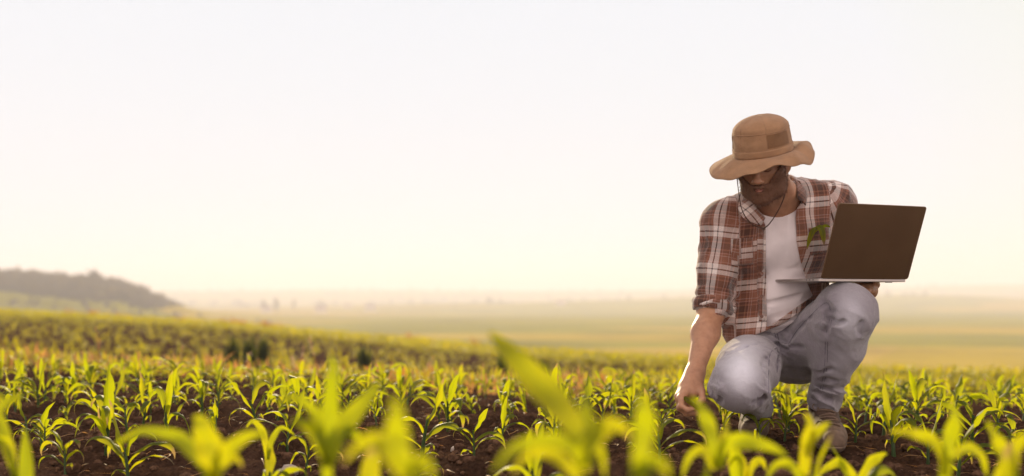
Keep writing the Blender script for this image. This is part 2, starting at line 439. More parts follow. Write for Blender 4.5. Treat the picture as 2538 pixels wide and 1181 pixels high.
def curve_leaf(root, d, pts, W, dd=0.0):
    """a long leaf of a foreground plant, laid through picture points at the plant's own distance, tip first"""
    n = 16; P = []
    pts = [np.array(p, float) for p in pts]
    for i in range(n + 1):
        t = i / n * (len(pts) - 1); j = min(int(t), len(pts) - 2); f = t - j
        a = pts[max(j - 1, 0)]; b = pts[j]; c = pts[j + 1]; e = pts[min(j + 2, len(pts) - 1)]
        q = 0.5 * (2 * b + (c - a) * f + (2 * a - 5 * b + 4 * c - e) * f * f + (-a + 3 * b - 3 * c + e) * f ** 3)
        v = at(q[0], q[1], d + dd * (1 - i / n)); P.append(np.array(v[:]))
    P = np.array(P); T = np.gradient(P, axis=0); T /= np.linalg.norm(T, axis=1)[:, None]
    sd_ = np.cross(T, [0.25, -1, 0.15]); sd_ /= np.linalg.norm(sd_, axis=1)[:, None]; V = []; UV = []
    for i in range(n + 1):
        s = i / n; w2 = W * .5 * min(1, (s / .55)) ** .75 * (1 - .45 * max(0, (s - .6) / .4)) + .0004
        for c_ in (-1, -.55, 0, .55, 1):
            V.append(P[i] + sd_[i] * w2 * c_ + np.array([0, -1, .2]) * abs(c_) ** 1.3 * w2 * .4 + np.array([0, .004, 0]) * math.sin(s * 14 + c_)); UV.append(((c_ + 1) / 2, .9 - .85 * s))
    V = np.array(V); F = np.array([(i * 5 + j, i * 5 + j + 1, i * 5 + 6 + j, i * 5 + 5 + j) for i in range(n) for j in range(4)])
    o = link('leaf', np_mesh('corn_leaf', V, F, uv=np.array(UV)[F.ravel()]), M['leaf'])
    bpy.context.view_layer.update(); o.parent = root; o.matrix_parent_inverse = root.matrix_world.inverted()
BIG = {40: [([(60, 985), (30, 990), (-5, 1030), (20, 1100), (40, 1190)], 0.0202, .1), ([(-30, 1120), (-5, 1090), (25, 1110), (42, 1190)], 0.0151, 0)],
       525: [([(478, 1034), (500, 1050), (515, 1090), (524, 1130), (528, 1190)], 0.0370, .0), ([(284, 1103), (348, 1070), (412, 1075), (452, 1093), (500, 1140), (525, 1190)], 0.0202, .12), ([(664, 1078), (618, 1080), (573, 1112), (545, 1150), (530, 1190)], 0.0218, -.05), ([(600, 1160), (585, 1135), (555, 1150), (535, 1190)], 0.0134, .05)],
       660: [([(610, 1060), (630, 1045), (655, 1080), (662, 1140)], 0.0151, 0), ([(730, 1080), (700, 1060), (675, 1090), (664, 1140)], 0.0134, .05)],
       815: [([(819, 880), (826, 915), (824, 960), (818, 1030), (812, 1110), (812, 1190)], 0.0227, .0), ([(942, 945), (915, 985), (875, 1030), (835, 1080), (815, 1150)], 0.0286, .1), ([(720, 1045), (755, 1050), (790, 1085), (808, 1150)], 0.0185, -.05), ([(690, 1000), (730, 985), (775, 1015), (800, 1080), (810, 1160)], 0.0151, .05), ([(905, 1120), (880, 1075), (850, 1080), (822, 1150)], 0.0151, .05)],
       1005: [([(968, 985), (985, 1020), (984, 1070), (992, 1110), (1030, 1190)], 0.0252, .0), ([(850, 1150), (885, 1110), (925, 1090), (960, 1120), (1000, 1190)], 0.0168, .05), ([(1075, 1190), (1060, 1150), (1035, 1150), (1015, 1190)], 0.0151, 0)],
       1440: [([(1212, 822), (1245, 856), (1290, 902), (1350, 968), (1400, 1025), (1440, 1090)], 0.0370, .14), ([(1221, 1175), (1262, 1121), (1313, 1096), (1377, 1093), (1425, 1112), (1440, 1160)], 0.0168, -.1), ([(1268, 1180), (1308, 1130), (1354, 1121), (1402, 1148), (1435, 1190)], 0.0151, .0), ([(1560, 1090), (1540, 1058), (1500, 1060), (1462, 1110), (1445, 1170)], 0.0218, .0), ([(1440, 960), (1452, 1000), (1452, 1060), (1442, 1130)], 0.0185, .1), ([(1500, 1190), (1490, 1120), (1470, 1105), (1448, 1150)], 0.0134, .1)],
       1580: [([(1578, 975), (1592, 1000), (1598, 1050), (1590, 1110), (1582, 1190)], 0.0235, .0), ([(1660, 1190), (1640, 1150), (1612, 1150), (1588, 1190)], 0.0151, 0)],
       1775: [([(1714, 984), (1736, 1010), (1752, 1045), (1764, 1090), (1778, 1160)], 0.0252, .05), ([(1955, 1135), (1905, 1108), (1845, 1095), (1798, 1105), (1780, 1160)], 0.0252, -.05), ([(1690, 1190), (1710, 1130), (1745, 1120), (1772, 1165)], 0.0151, .0), ([(1800, 1035), (1800, 1070), (1790, 1110), (1780, 1160)], 0.0151, .08)],
       1850: [([(1800, 1160), (1820, 1130), (1842, 1150), (1850, 1190)], 0.0151, 0), ([(1900, 1170), (1885, 1140), (1862, 1160), (1852, 1190)], 0.0151, 0)],
       2005: [([(1996, 1024), (2006, 1050), (2002, 1090), (1994, 1125), (1992, 1180)], 0.0252, .0), ([(2060, 1050), (2040, 1058), (2015, 1085), (1998, 1130)], 0.0151, .0), ([(1900, 1190), (1925, 1150), (1960, 1155), (1988, 1190)], 0.0151, .0)],
       2130: [([(2033, 1178), (2055, 1155), (2085, 1150), (2120, 1185)], 0.0202, 0), ([(2200, 1125), (2178, 1132), (2150, 1155), (2132, 1190)], 0.0218, 0)],
       2335: [([(2353, 995), (2363, 1025), (2358, 1070), (2345, 1115), (2340, 1190)], 0.0269, .0), ([(2202, 1070), (2240, 1072), (2275, 1078), (2308, 1092), (2335, 1130), (2340, 1180)], 0.0202, .0), ([(2450, 1190), (2430, 1130), (2390, 1110), (2350, 1140)], 0.0168, .1)],
       2470: [([(2448, 1045), (2460, 1075), (2476, 1105), (2500, 1140), (2510, 1190)], 0.0235, .0), ([(2550, 1075), (2535, 1085), (2515, 1120), (2508, 1170)], 0.0185, .0)]}
for px, top, d, k, rz, lab in near:
    r0_ = hero(px, 0, top, k, rz, lab, FG, d=d)
    for pts_, W_, dd_ in BIG.get(px, []): curve_leaf(r0_, d, pts_, W_, dd_)
mid = [
 (110, 1122, 1015, 5, 0.0, 'small sharp corn plant with arching leaves on bare soil at the lower left'),
 (265, 1140, 915, 2, 0.5, 'tall sharp corn plant left of centre-left soil patch, leaves spreading both ways'),
 (95, 1020, 900, 7, 2.6, 'dark stemmed corn plant near the left edge behind the small arching one'),
 (415, 1078, 925, 9, 1.4, 'sharp corn plant standing in open soil right of the tall left one'),
 (500, 1045, 905, 3, 3.1, 'corn plant behind the one in the open left soil'),
 (745, 1062, 900, 1, 2.0, 'corn plant with looping top leaf beside the tall blurred one'),
 (1045, 1140, 945, 6, 0.9, 'sharp corn plant with upright leaves at the centre of the bare soil'),
 (1175, 1138, 1012, 10, 1.6, 'short upright corn plant in the central soil with folded bluish leaves'),
 (1245, 1070, 935, 4, 0.2, 'corn plant with wide arching leaves behind the short central one'),
 (1365, 1085, 905, 12, 4.0, 'corn plant with pointed top leaf rising behind the slanting blurred leaf'),
 (1110, 1065, 935, 11, 2.2, 'corn plant just behind the central upright one'),
 (1495, 1080, 950, 0, 5.1, 'corn plant with looped leaves left of the reaching hand'),
 (1640, 1075, 985, 8, 1.0, 'drooping corn plant just left of the reaching hand'),
 (1795, 1100, 960, 10, 2.5, 'corn plant under the kneeling knee with one upright leaf against the jeans'),
 (1885, 1118, 1000, 3, 0.4, 'corn plant between the two boots'),
 (1945, 1100, 985, 11, 3.9, 'small corn plant left of the tan boot'),
 (2120, 1100, 975, 13, 0.0, 'dark corn plant right beside the tan boot laces'),
 (2215, 1118, 945, 2, 3.2, 'large dark green corn plant right of the boot with curved top leaves'),
 (2190, 1070, 930, 6, 1.1, 'corn plant with a bright upright leaf behind the large dark one'),
 (2300, 1135, 985, 9, 1.7, 'corn plant right of the large dark one by the boot'),
 (2410, 1105, 965, 5, 2.8, 'branching dark corn plant in the right hand soil'),
 (2475, 1085, 945, 12, 0.7, 'corn plant with rounded top leaf near the right edge'),
 (2510, 1130, 1010, 1, 5.3, 'corn plant cut by the right edge of the picture'),
]
for px, py, top, k, rz, lab in mid:
    hero(px, py, top, k, rz, lab, 'corn plants in focus near the man')

# keep clear of the man's knee and boots
def blocked(x, y):
    return (0.66 < x < 0.95 and 2.95 < y < 4.1) or (0.88 < x < 1.2 and 3.1 < y < 3.75) or (y < 3.3 and 0.45 < x < 0.72 and y > 2.75)
ORD = 'first second third fourth fifth sixth seventh eighth ninth tenth eleventh twelfth'.split() + [a + 'teenth' for a in 'thir four fif six seven eigh nine'.split()] + ['twentieth'] + ['twenty-' + a for a in 'first second third fourth fifth'.split()]
rowno = 0
rows = []
y = 2.9
while y < 9.3:
    half = 0.57 * y + 0.25
    x = -half + rnd.uniform(0, 0.2)
    while x < half:
        xx = x + rnd.uniform(-.07, .07); yy = y + rnd.uniform(-.09, .09)
        rows.append((xx, yy, rowno)); x += 0.20 + 0.012 * y
    y += 0.23 + 0.012 * y; rowno += 1
LIM = 298
seen_row = {}
keep = []
for xx, yy, rn_ in sorted(rows, key=lambda q: q[1]):
    if corn_count + len(keep) >= LIM: break
    if blocked(xx, yy) or not ok(xx, yy, 0.15): continue
    if yy < 3.7 and rnd.random() < 0.40: continue
    placed.append((xx, yy)); keep.append((rn_, xx, yy))
for rn_, xx, yy in sorted(keep):
    seen_row[rn_] = seen_row.get(rn_, -1) + 1; col_ = seen_row[rn_]
    side = 'left of' if xx / yy < 0.14 else ('behind' if xx / yy < 0.36 else 'right of')
    zone = 'near' if rn_ < 9 else 'farther'
    part_ = ['leftmost', 'left', 'left of centre', 'right of centre', 'right', 'rightmost'][max(0, min(5, int((xx / yy + .55) / 1.1 * 6)))]
    lab = 'young corn plant, %s from the left in the %s row from the front' % (ORD[min(col_, 24)], ORD[min(rn_, 11)]) if zone == 'near' else 'small soft-focus corn plant in the %s part of the farther rows' % part_
    grp_ = 'young corn plants in the %s rows' % zone
    _unused = {'near': 'young corn plant in the nearer rows %s the crouching man' % side,
           'farther': 'small out-of-focus corn plant in the farther rows %s the crouching man' % side}[zone]
    corn(xx, yy, rnd.randrange(14), rnd.uniform(0.42, 0.84), rnd.uniform(0, 6.28), lab, grp_ if zone == 'near' else grp_ + ', %s part' % part_, (rnd.uniform(-.2, .2), rnd.uniform(-.2, .2)))
YEND = max(q[2] for q in keep)
print('corn', corn_count, 'last row', YEND)

# ------------------------------------------------------------------ merged far vegetation (nobody could count it)
def scatter(name, geos, pts, mat, label, cat):
    """geos: list of (V,F); pts: (x,y,z,scale,rz,which)"""
    Vs, Fs, off = [], [], 0
    pts = np.array(pts)
    for g, (V, F) in enumerate(geos):
        q = pts[pts[:, 5] == g]
        if len(q) == 0: continue
        c = np.cos(q[:, 4])[:, None]; s = np.sin(q[:, 4])[:, None]; sc = q[:, 3][:, None]
        X = (V[None, :, 0] * c - V[None, :, 1] * s) * sc + q[:, 0][:, None]
        Y = (V[None, :, 0] * s + V[None, :, 1] * c) * sc + q[:, 1][:, None]
        Z = V[None, :, 2] * sc + q[:, 2][:, None]
        Vs.append(np.stack([X, Y, Z], -1).reshape(-1, 3))
        Fs.append((F[None] + (np.arange(len(q)) * len(V))[:, None, None] + off).reshape(-1, F.shape[1])); off += len(V) * len(q)
    me = np_mesh(name, np.concatenate(Vs), np.concatenate(Fs))
    o = link(name, me, mat)
    return tag(o, label, cat, kind='stuff')
def merged_plant(seed, H=0.28, n=6, ns=5):
    Vs, Fs, off = [], [], 0
    for nm, V, F, UV in plant_geo(seed, H, n, False, ns):
        Vs.append(V); Fs.append(F + off); off += len(V)
    return np.concatenate(Vs), np.concatenate(Fs)
nr = np.random.RandomState(5)
def field_pts(y0, y1, density, ng, smin, smax, margin=0.62, mask=None):
    """density per square metre as a function of y"""
    pts = []
    ys = np.arange(y0, y1, 0.5)
    X, Y = [], []
    for y in ys:
        wid = margin * y * 2; n = nr.poisson(wid * 0.5 * (density(y) if callable(density) else density))
        X.append(nr.uniform(-margin * y, margin * y, n)); Y.append(nr.uniform(y, y + 0.5, n))
    X = np.concatenate(X); Y = np.concatenate(Y)
    dc, _ = crest(X / Y); k = Y < dc + 1.5
    if mask is not None: k &= mask(X, Y)
    X, Y = X[k], Y[k]
    Z = terrain(X, Y)
    return np.stack([X, Y, Z, nr.uniform(smin, smax, len(X)), nr.uniform(0, 6.28, len(X)), nr.randint(0, ng, len(X))], -1)
fg = [merged_plant(300 + i, 0.28, 6, 5) for i in range(8)]
def dens(y): return np.interp(y, [5, 8, 12, 18, 28, 34, 60], [22, 20, 16, 9, 8, 9, 9])
def rowmask(X, Y):
    row = np.abs(((X * 0.35 + Y) / 0.75) % 1 - 0.5)
    return (row < 0.27) | (Y < 13) | (nr.rand(len(X)) < 0.15)
pts = field_pts(YEND + 0.1, 62, dens, 8, 0.38, 0.66, mask=rowmask)
side_ = field_pts(1.6, YEND + 0.1, 18, 8, 0.45, 0.8, margin=1.3, mask=lambda X, Y: np.abs(X / Y) > 0.60)
pts = np.concatenate([pts, side_])
scatter('corn_field', fg, pts, M['farleaf'], 'blurred green corn plants covering the field behind the man up to its edge', 'corn')
# crest band: thick bright growth on the last rows
def crestmask(X, Y):
    dc, _ = crest(X / Y); return (Y > dc * 0.62) & (nr.rand(len(X)) < 0.85)
pts = field_pts(12, 62, 9, 8, 0.8, 1.25, mask=crestmask)
scatter('field_margin', fg, pts, M['farleaf'], 'thick bright yellow-green growth along the far edge of the field', 'vegetation')

# low weeds of the brownish strip
def blade_clump(seed, n, h, w, spread, up=False):
    r = random.Random(seed); Vs, Fs, off = [], [], 0
    for i in range(n):
        V, F, UV = leaf_geo(h * r.uniform(0.5, 1.1), w * r.uniform(0.6, 1.3), R(r.uniform(78, 90) if up else r.uniform(60, 88)), R(r.uniform(50, 88) if up else r.uniform(-10, 75)), 1.5, r.uniform(-1, 1), 0, 0.3, ns=4, seed=seed * 17 + i, full=False)
        V = rotz(V, r.uniform(0, 6.28)) + np.array([r.gauss(0, spread), r.gauss(0, spread), -0.01]); Vs.append(V); Fs.append(F + off); off += len(V)
    return np.concatenate(Vs), np.concatenate(Fs)
wg = [blade_clump(50 + i, 9, 0.17, 0.018, 0.03) for i in range(5)]
def weedmask(X, Y): return (vn2(X * 0.7, Y * 0.5, 21) > 0.42) & (X / Y < 0.12)
pts = field_pts(5.6, 11.5, 6, 5, 0.5, 1.25, mask=weedmask)
scatter('red_brown_weeds', wg, pts, M['redweed'], 'low reddish brown weeds scattered among the blurred corn rows on the left', 'weeds')
pts = field_pts(6.0, 12, 5, 5, 0.6, 1.5, mask=lambda X, Y: (vn2(X * 0.5, Y * 0.5, 25) > 0.5) & (X / Y < 0.2))
scatter('dry_weeds', wg, pts, M['drygrass'], 'dry straw coloured weeds among the blurred corn on the left', 'weeds')

# tall dried grass stalks with seed heads: countable
def seed_stalk(seed, h):
    r = random.Random(seed); V0, F0 = [], []; ns = 9
    pts_ = []; a = R(88); p = np.array([0., 0., -0.02]); az = r.uniform(0, 6.28)
    for i in range(ns + 1):
        pts_.append(p.copy()); a -= R(r.uniform(0, 5)); p = p + np.array([math.cos(a) * math.cos(az), math.cos(a) * math.sin(az), math.sin(a)]) * h / ns
    for i, q in enumerate(pts_):
        rr = 0.0022 * (1 - 0.5 * i / ns)
        for j in range(4): V0.append(q + np.array([math.cos(j * 1.57) * rr, math.sin(j * 1.57) * rr, 0]))
    for i in range(ns):
        for j in range(4): F0.append((i * 4 + j, i * 4 + (j + 1) % 4, (i + 1) * 4 + (j + 1) % 4, (i + 1) * 4 + j))
    V1, F1, off = [], [], 0
    for i in range(34):
        t = r.uniform(0.62, 1.0); q = pts_[int(t * ns)] * (1 - (t * ns) % 1) + pts_[min(ns, int(t * ns) + 1)] * ((t * ns) % 1)
        V, F, _ = leaf_geo(0.022, 0.007, R(r.uniform(-20, 75)), R(-10), 1, 0, 0, 0.3, ns=3, seed=i, full=False)
        V1.append(rotz(V, r.uniform(0, 6.28)) + q); F1.append(F + off); off += len(V)
    return (np.array(V0), np.array(F0)), (np.concatenate(V1), np.concatenate(F1))
GL = ['tallest one at the left over the weeds', 'lower one beside the tallest', 'short bent one left of the tallest', 'short one left of the tall blurred corn', 'taller one above the tall blurred corn', 'tall one near the left edge', 'faint one beside the dark weed clumps', 'short one left of the tall blurred leaf', 'low one between left edge and tallest', 'low one close to the left edge', 'lone one in the middle of the field', 'one halfway between tallest and dark clumps']
for px, base, top, d in [(250, 905, 800, 6.6), (240, 905, 828, 6.8), (197, 900, 868, 6.3), (745, 900, 850, 7.2), (790, 900, 822, 7.4), (35, 900, 812, 7.6), (600, 905, 858, 7.0), (735, 905, 873, 6.9), (150, 905, 872, 6.5), (50, 900, 843, 7.2), (1045, 930, 868, 7.5), (440, 905, 850, 7.4)]:
    p = at(px, 0, d); gz = ground_z(p.x, d); h = CAMZ - (top - HOR) / FP * d - gz
    st, hd = seed_stalk(int(px), h)
    root = empty('dry_grass_stalk', (p.x, d, gz))
    tag(root, 'dried grass stalk with a pale seed head, ' + GL.pop(0), 'grass stalk', 'dried grass stalks above the corn')
    link('stem', np_mesh('grass_stem', *st), M['drygrass'], root)
    link('seed_head', np_mesh('grass_seed_head', *hd), M['drygrass'], root)
# dark upright weed clumps
for px, base, top, d, lab in [(575, 905, 838, 10.5, 'leftmost and tallest of the dark upright weed clumps in the field'),
                         (618, 898, 838, 11.2, 'thin middle dark weed clump between two others'),
                         (651, 898, 845, 11.0, 'dark upright weed clump right of the thin middle one'),
                         (903, 905, 862, 11.5, 'small lone dark weed clump standing in the middle of the field'),
                         (1247, 920, 880, 11.0, 'dark weed clump behind the tip of the long slanting blurred leaf'),
                         (1345, 925, 895, 11.5, 'faint low dark weed clump right of the slanting leaf tip')]:
    p = at(px, 0, d); gz = ground_z(p.x, d); h = CAMZ - (top - HOR) / FP * d - gz
    root = empty('dark_weed_clump', (p.x, d, gz))
    tag(root, lab, 'weed', 'dark upright weed clumps in the field')
    V, F = blade_clump(px, 120, h * 1.15, 0.03, 0.045, True); V[:, :2] *= 0.62
    link('foliage', np_mesh('weed_foliage', V, F), M['darkweed'], root)
    (sv, sf), _ = seed_stalk(px, h * 0.9); sv[:, :2] *= 1.0
    link('stem', np_mesh('weed_stem', sv, sf), M['darkweed'], root)
# brown tufts along the crest
k = 0
tuft = []
for px, n in [(190, 5), (225, 3), (300, 3), (560, 4), (600, 3), (660, 5), (440, 3), (680, 2), (1010, 2), (1170, 2)]:
    for q in range(n * 3):
        u = (px + rnd.gauss(0, 14) - 1269) / FP; dc, _ = crest(np.array([u])); d = float(dc[0]) - rnd.uniform(0, 1.2)
        tuft.append((u * d, d, float(terrain(np.array([u * d]), np.array([d]))[0]), rnd.uniform(1.8, 3.4), rnd.uniform(0, 6), rnd.randrange(5)))
scatter('crest_weeds', wg, tuft, M['redweed'], 'brownish tufts of tall weeds along the crest of the field on the left', 'weeds')

# ------------------------------------------------------------------ clods, stones, straw
def rock_geo(seed, sub=2):
    bm = bmesh.new(); bmesh.ops.create_icosphere(bm, subdivisions=sub, radius=1.0); bm.verts.ensure_lookup_table()
    V = np.array([v.co[:] for v in bm.verts]); F = np.array([[v.index for v in f.verts] for f in bm.faces]); bm.free()
    n = vn3(V + seed * 3.1, 1.3, seed) * 0.7 + vn3(V + seed, 3.5, seed) * 0.35
    V = V * (0.35 + n)[:, None] + (hash2(np.arange(len(V)), np.arange(len(V)) * 3, seed)[:, None] - .5) * .12; V[:, 2] *= 0.7
    return V, F
rg = [rock_geo(i + 1) for i in range(7)]
nr = np.random.RandomState(9)
cl = []
for i in range(9000):
    yy = 2.0 + nr.rand() ** 1.3 * 5.5; xx = nr.uniform(-.62, .62) * yy
    cl.append((xx, yy, 0, 0.004 + 0.024 * nr.rand() ** 5, nr.uniform(0, 6), nr.randint(0, 7)))
cl = np.array(cl); cl[:, 2] = terrain(cl[:, 0], cl[:, 1]) + cl[:, 3] * 0.15
M['clod'] = simple_mat('clod', (0.105, 0.060, 0.038), 0.95, 70, 0.5, 0.9, 0.012)
for n_ in M['clod'].node_tree.nodes:
    if n_.type == 'BSDF_PRINCIPLED': n_.inputs['Specular IOR Level'].default_value = 0.0
scatter('soil_clods', rg, cl, M['clod'], 'crumbly dark brown clods of soil strewn over the ground between the corn', 'soil')
sg = []
for i in range(5):
    V, F, _ = leaf_geo(0.09, 0.004, R(10), R(-15), 1, 0.8, 0, 0.2, ns=5, seed=i, curl=1.2 * (i - 2) / 2, full=False); sg.append((V, F))
stx = []
for i in range(1500):
    yy = 2.4 + nr.rand() * 4.0; xx = nr.uniform(-.6, .6) * yy
    stx.append((xx, yy, 0, nr.uniform(0.25, 1.0), nr.uniform(0, 6), nr.randint(0, 5)))
stx = np.array(stx); stx[:, 2] = terrain(stx[:, 0], stx[:, 1]) + 0.008
scatter('straw', sg, stx, M['drygrass'], 'thin bits of straw and dead root lying on the brown soil', 'straw')
for px, py, s, lab in [(1128, 1112, 0.022, 'small pale grey stone lying on the soil right of the central corn plant'),
                       (720, 1172, 0.030, 'blurred pale stone at the bottom edge left of centre'),
                       (935, 1130, 0.014, 'tiny pale stone beside the foot of the central corn plants')]:
    d = FP * CAMZ / (py - HOR); p = at(px, py, d); V, F = rock_geo(int(px) % 50)
    o = link('stone', np_mesh('stone', V * s, F), simple_mat('stone', (0.34, 0.28, 0.24), 0.9, 40), None)
    o.location = (p.x, d, ground_z(p.x, d) + s * 0.3); tag(o, lab, 'stone')

# ------------------------------------------------------------------ distance: wood, trees, houses
def tree_crown(seed, n, rx, rz, leaf):
    r = np.random.RandomState(seed)
    blobs = r.normal(0, 1, (7, 3)); blobs /= np.linalg.norm(blobs, axis=1)[:, None]; blobs *= r.uniform(0.2, 0.75, (7, 1))
    b = blobs[r.randint(0, 7, n)] + r.normal(0, 0.24, (n, 3))
    c = b * np.array([rx, rx, rz])
    d1 = r.normal(0, 1, (n, 3)); d1 /= np.linalg.norm(d1, axis=1)[:, None]
    d2 = np.cross(d1, r.normal(0, 1, (n, 3))); d2 /= np.linalg.norm(d2, axis=1)[:, None]
    V = np.stack([c - d1 * leaf, c - d2 * leaf * 0.6, c + d1 * leaf, c + d2 * leaf * 0.6], 1).reshape(-1, 3)
    return V, np.arange(4 * n).reshape(n, 4)
cg = []
for i in range(5):
    V, F = tree_crown(i, 240, 3.4, 3.0, 0.85); V[:, 2] += 3.6; cg.append((V, F))
nr = np.random.RandomState(3)
wood = []
for i in range(9000):
    u = nr.uniform(-0.68, -0.25); d = nr.uniform(400, 640)
    x = u * d; gz_ = float(terrain(np.array([x]), np.array([d]), False)[0])
    if gz_ < -3.5 + nr.normal(0, 1.0) or len(wood) > 3200: continue
    s = nr.uniform(0.45, 0.85) * (1.4 if nr.rand() < 0.05 else 1) * (0.90 + 0.16 * float(vn2(np.array(x / 22), np.array(d / 40), 77)))
    wood.append((x, d, 0, s * float(np.interp(u, [-.40, -.30], [1, .55])), nr.uniform(0, 6), nr.randint(0, 5)))
for i in range(260):
    u = nr.uniform(-0.60, -0.24); d = nr.uniform(330, 470)
    wood.append((u * d, d, 0, nr.uniform(0.25, 0.5), nr.uniform(0, 6), nr.randint(0, 5)))
wood = np.array(wood); wood[:, 2] = terrain(wood[:, 0], wood[:, 1]) - 1.5
scatter('hillside_wood', cg, wood, M['treeleaf'], 'hazy dark wood covering the hill on the left horizon', 'wood')
far = []
for i in range(420):
    u = nr.uniform(-0.34, 0.45); d = nr.uniform(1300, 3000)
    far.append((u * d, d, 0, nr.uniform(0.6, 1.5), nr.uniform(0, 6), nr.randint(0, 5)))
far = np.array(far); far[:, 2] = terrain(far[:, 0], far[:, 1]) - 1.0
scatter('valley_woods', cg, far, M['treeleaf'], 'faint scattered tree clumps and hedges fading into haze across the valley', 'wood')

def far_tree(px, top, base, d, lab):
    p = at(px, 0, d); gz = ground_z(p.x, d); h = max(6, CAMZ - (top - HOR) / FP * d - gz)
    root = empty('poplar_tree', (p.x, d, gz)); tag(root, lab, 'tree', 'slim hazy trees in the valley')
    V, F = tree_crown(px, 260, h * 0.20, h * 0.40, h * 0.06); V[:, 2] += h * 0.56
    link('crown', np_mesh('crown', V, F), M['treeleaf'], root)
    sv = []; na = 8
    for i, (z, rr) in enumerate([(-.5, .04), (.25, .028), (.55, .02), (.8, .008)]):
        for j in range(na): sv.append((math.cos(j * 6.283 / na) * rr * h, math.sin(j * 6.283 / na) * rr * h, z * h if z > 0 else -0.5))
    sf = [(i * na + j, i * na + (j + 1) % na, (i + 1) * na + (j + 1) % na, (i + 1) * na + j) for i in range(3) for j in range(na)]
    link('trunk', np_mesh('trunk', sv, sf), M['bark'], root)
far_tree(686, 738, 780, 900, 'slim hazy tree left of the valley houses, tallest of the three')
far_tree(655, 744, 780, 950, 'slim hazy tree just left of the tallest one in the valley')
far_tree(730, 740, 780, 1000, 'slim hazy tree just right of the tallest one in the valley')

M['farwall'] = simple_mat('far_wall', (0.75, 0.68, 0.6), 0.9, 2, 0.1, 0.1, 0.02)
M['farroof'] = simple_mat('far_roof', (0.26, 0.15, 0.10), 0.9, 2, 0.2, 0.1, 0.02)
M['farglass'] = simple_mat('far_glass', (0.05, 0.06, 0.07), 0.2, 2, 0.1, 0.0, 0.02)
def box_geo(x0, x1, y0, y1, z0, z1):
    V = [(x, y, z) for z in (z0, z1) for y in (y0, y1) for x in (x0, x1)]
    F = [(0, 2, 3, 1), (4, 5, 7, 6), (0, 1, 5, 4), (2, 6, 7, 3), (0, 4, 6, 2), (1, 3, 7, 5)]
    return np.array(V, float), np.array(F)
def house(px, basepy, d, wd, hh, rz, lab):
    wd *= (.5 if px < 450 else .6); hh *= (.5 if px < 450 else .6); d *= (.72 if px < 450 else 1.7)
    p = at(px, 0, d); gz = ground_z(p.x, d)
    root = empty('house', (p.x, d, gz), rz); tag(root, lab, 'house', 'far houses in the hazy valley')
    V, F = box_geo(-wd / 2, wd / 2, -wd * .35, wd * .35, -1, hh); link('wall', np_mesh('wall', V, F, False), M['farwall'], root)
    o = 0.5; a, b, z0, z1 = wd / 2 + o, wd * .35 + o, hh + 0.01, hh + wd * .28
    V = [(-a, -b, z0), (a, -b, z0), (a, b, z0), (-a, b, z0), (-a, 0, z1), (a, 0, z1)]
    bm = bmesh.new(); vs = [bm.verts.new(v) for v in V]
    for f in [(0, 1, 5, 4), (2, 3, 4, 5), (0, 4, 3), (1, 2, 5), (3, 2, 1, 0)]: bm.faces.new([vs[i] for i in f])
    me = bpy.data.meshes.new('roof'); bm.to_mesh(me); bm.free(); link('roof', me, M['farroof'], root)
    for q in (-.28, .02, .3):
        V, F = box_geo(wd * q - .6, wd * q + .6, -wd * .35 - .04, -wd * .35 + .05, hh * .35, hh * .75); link('window', np_mesh('window', V, F, False), M['farglass'], root)
for a in [(660, 790, 500, 14, 5, .4, 'leftmost hazy house in the valley, below the slim trees'),
          (795, 790, 520, 15, 5.5, -.3, 'hazy house with a pale wall right of the slim trees'),
          (862, 790, 640, 13, 5, .2, 'small hazy house left of the wide one in the valley'),
          (918, 790, 560, 17, 5.5, .1, 'wide hazy house in the valley left of the centre'),
          (1390, 805, 640, 17, 5, -.2, 'hazy house right of the centre of the valley'),
          (400, 750, 480, 12, 4.5, .3, 'hazy house at the foot of the wooded hill near its right end'),
          (200, 742, 470, 13, 6, .5, 'pale glinting house at the foot of the wooded hill')]:
    house(*a)

# ------------------------------------------------------------------ haze
V, F = box_geo(-9500, 9500, -40, 9600, -40, 75)
hz = link('haze', np_mesh('haze', V, F, False), None); tag(hz, 'pale warm haze filling the valley air', 'haze', kind='stuff')
m, nt, o = mat_new('haze')
pv = N(nt, 'ShaderNodeVolumePrincipled'); pv.inputs['Color'].default_value = (0.86, 0.87, 1.0, 1); pv.inputs['Density'].default_value = 0.00085
pv.inputs['Anisotropy'].default_value = 0.12
nt.links.new(pv.outputs[0], o.inputs['Volume']); hz.data.materials.append(m)
# ------------------------------------------------------------------ solid modelling by distance fields
def A3(v): return np.array(v[:] if isinstance(v, Vector) else v, dtype=np.float64)
def ln(v): return np.sqrt((v * v).sum(-1))
def f_cone(a, b, ra, rb):
    a, b = A3(a), A3(b); ab = b - a; L2 = (ab ** 2).sum() + 1e-12
    def f(P):
        t = np.clip(((P - a) @ ab) / L2, 0, 1)
        return ln(P - a - t[..., None] * ab) - (ra + (rb - ra) * t)
    r = max(ra, rb)
    return f, np.minimum(a, b) - r, np.maximum(a, b) + r
def f_ell(c, rad, Rm=None):
    c = A3(c); rad = np.array(rad, float); Rm = np.eye(3) if Rm is None else Rm
    def f(P):
        q = (P - c) @ Rm
        k0 = ln(q / rad); k1 = ln(q / rad ** 2) + 1e-9
        return k0 * (k0 - 1) / k1
    r = rad.max()
    return f, c - r, c + r
def smin(a, b, k):
    h = np.clip(0.5 + 0.5 * (b - a) / k, 0, 1); return b + (a - b) * h - k * h * (1 - h)
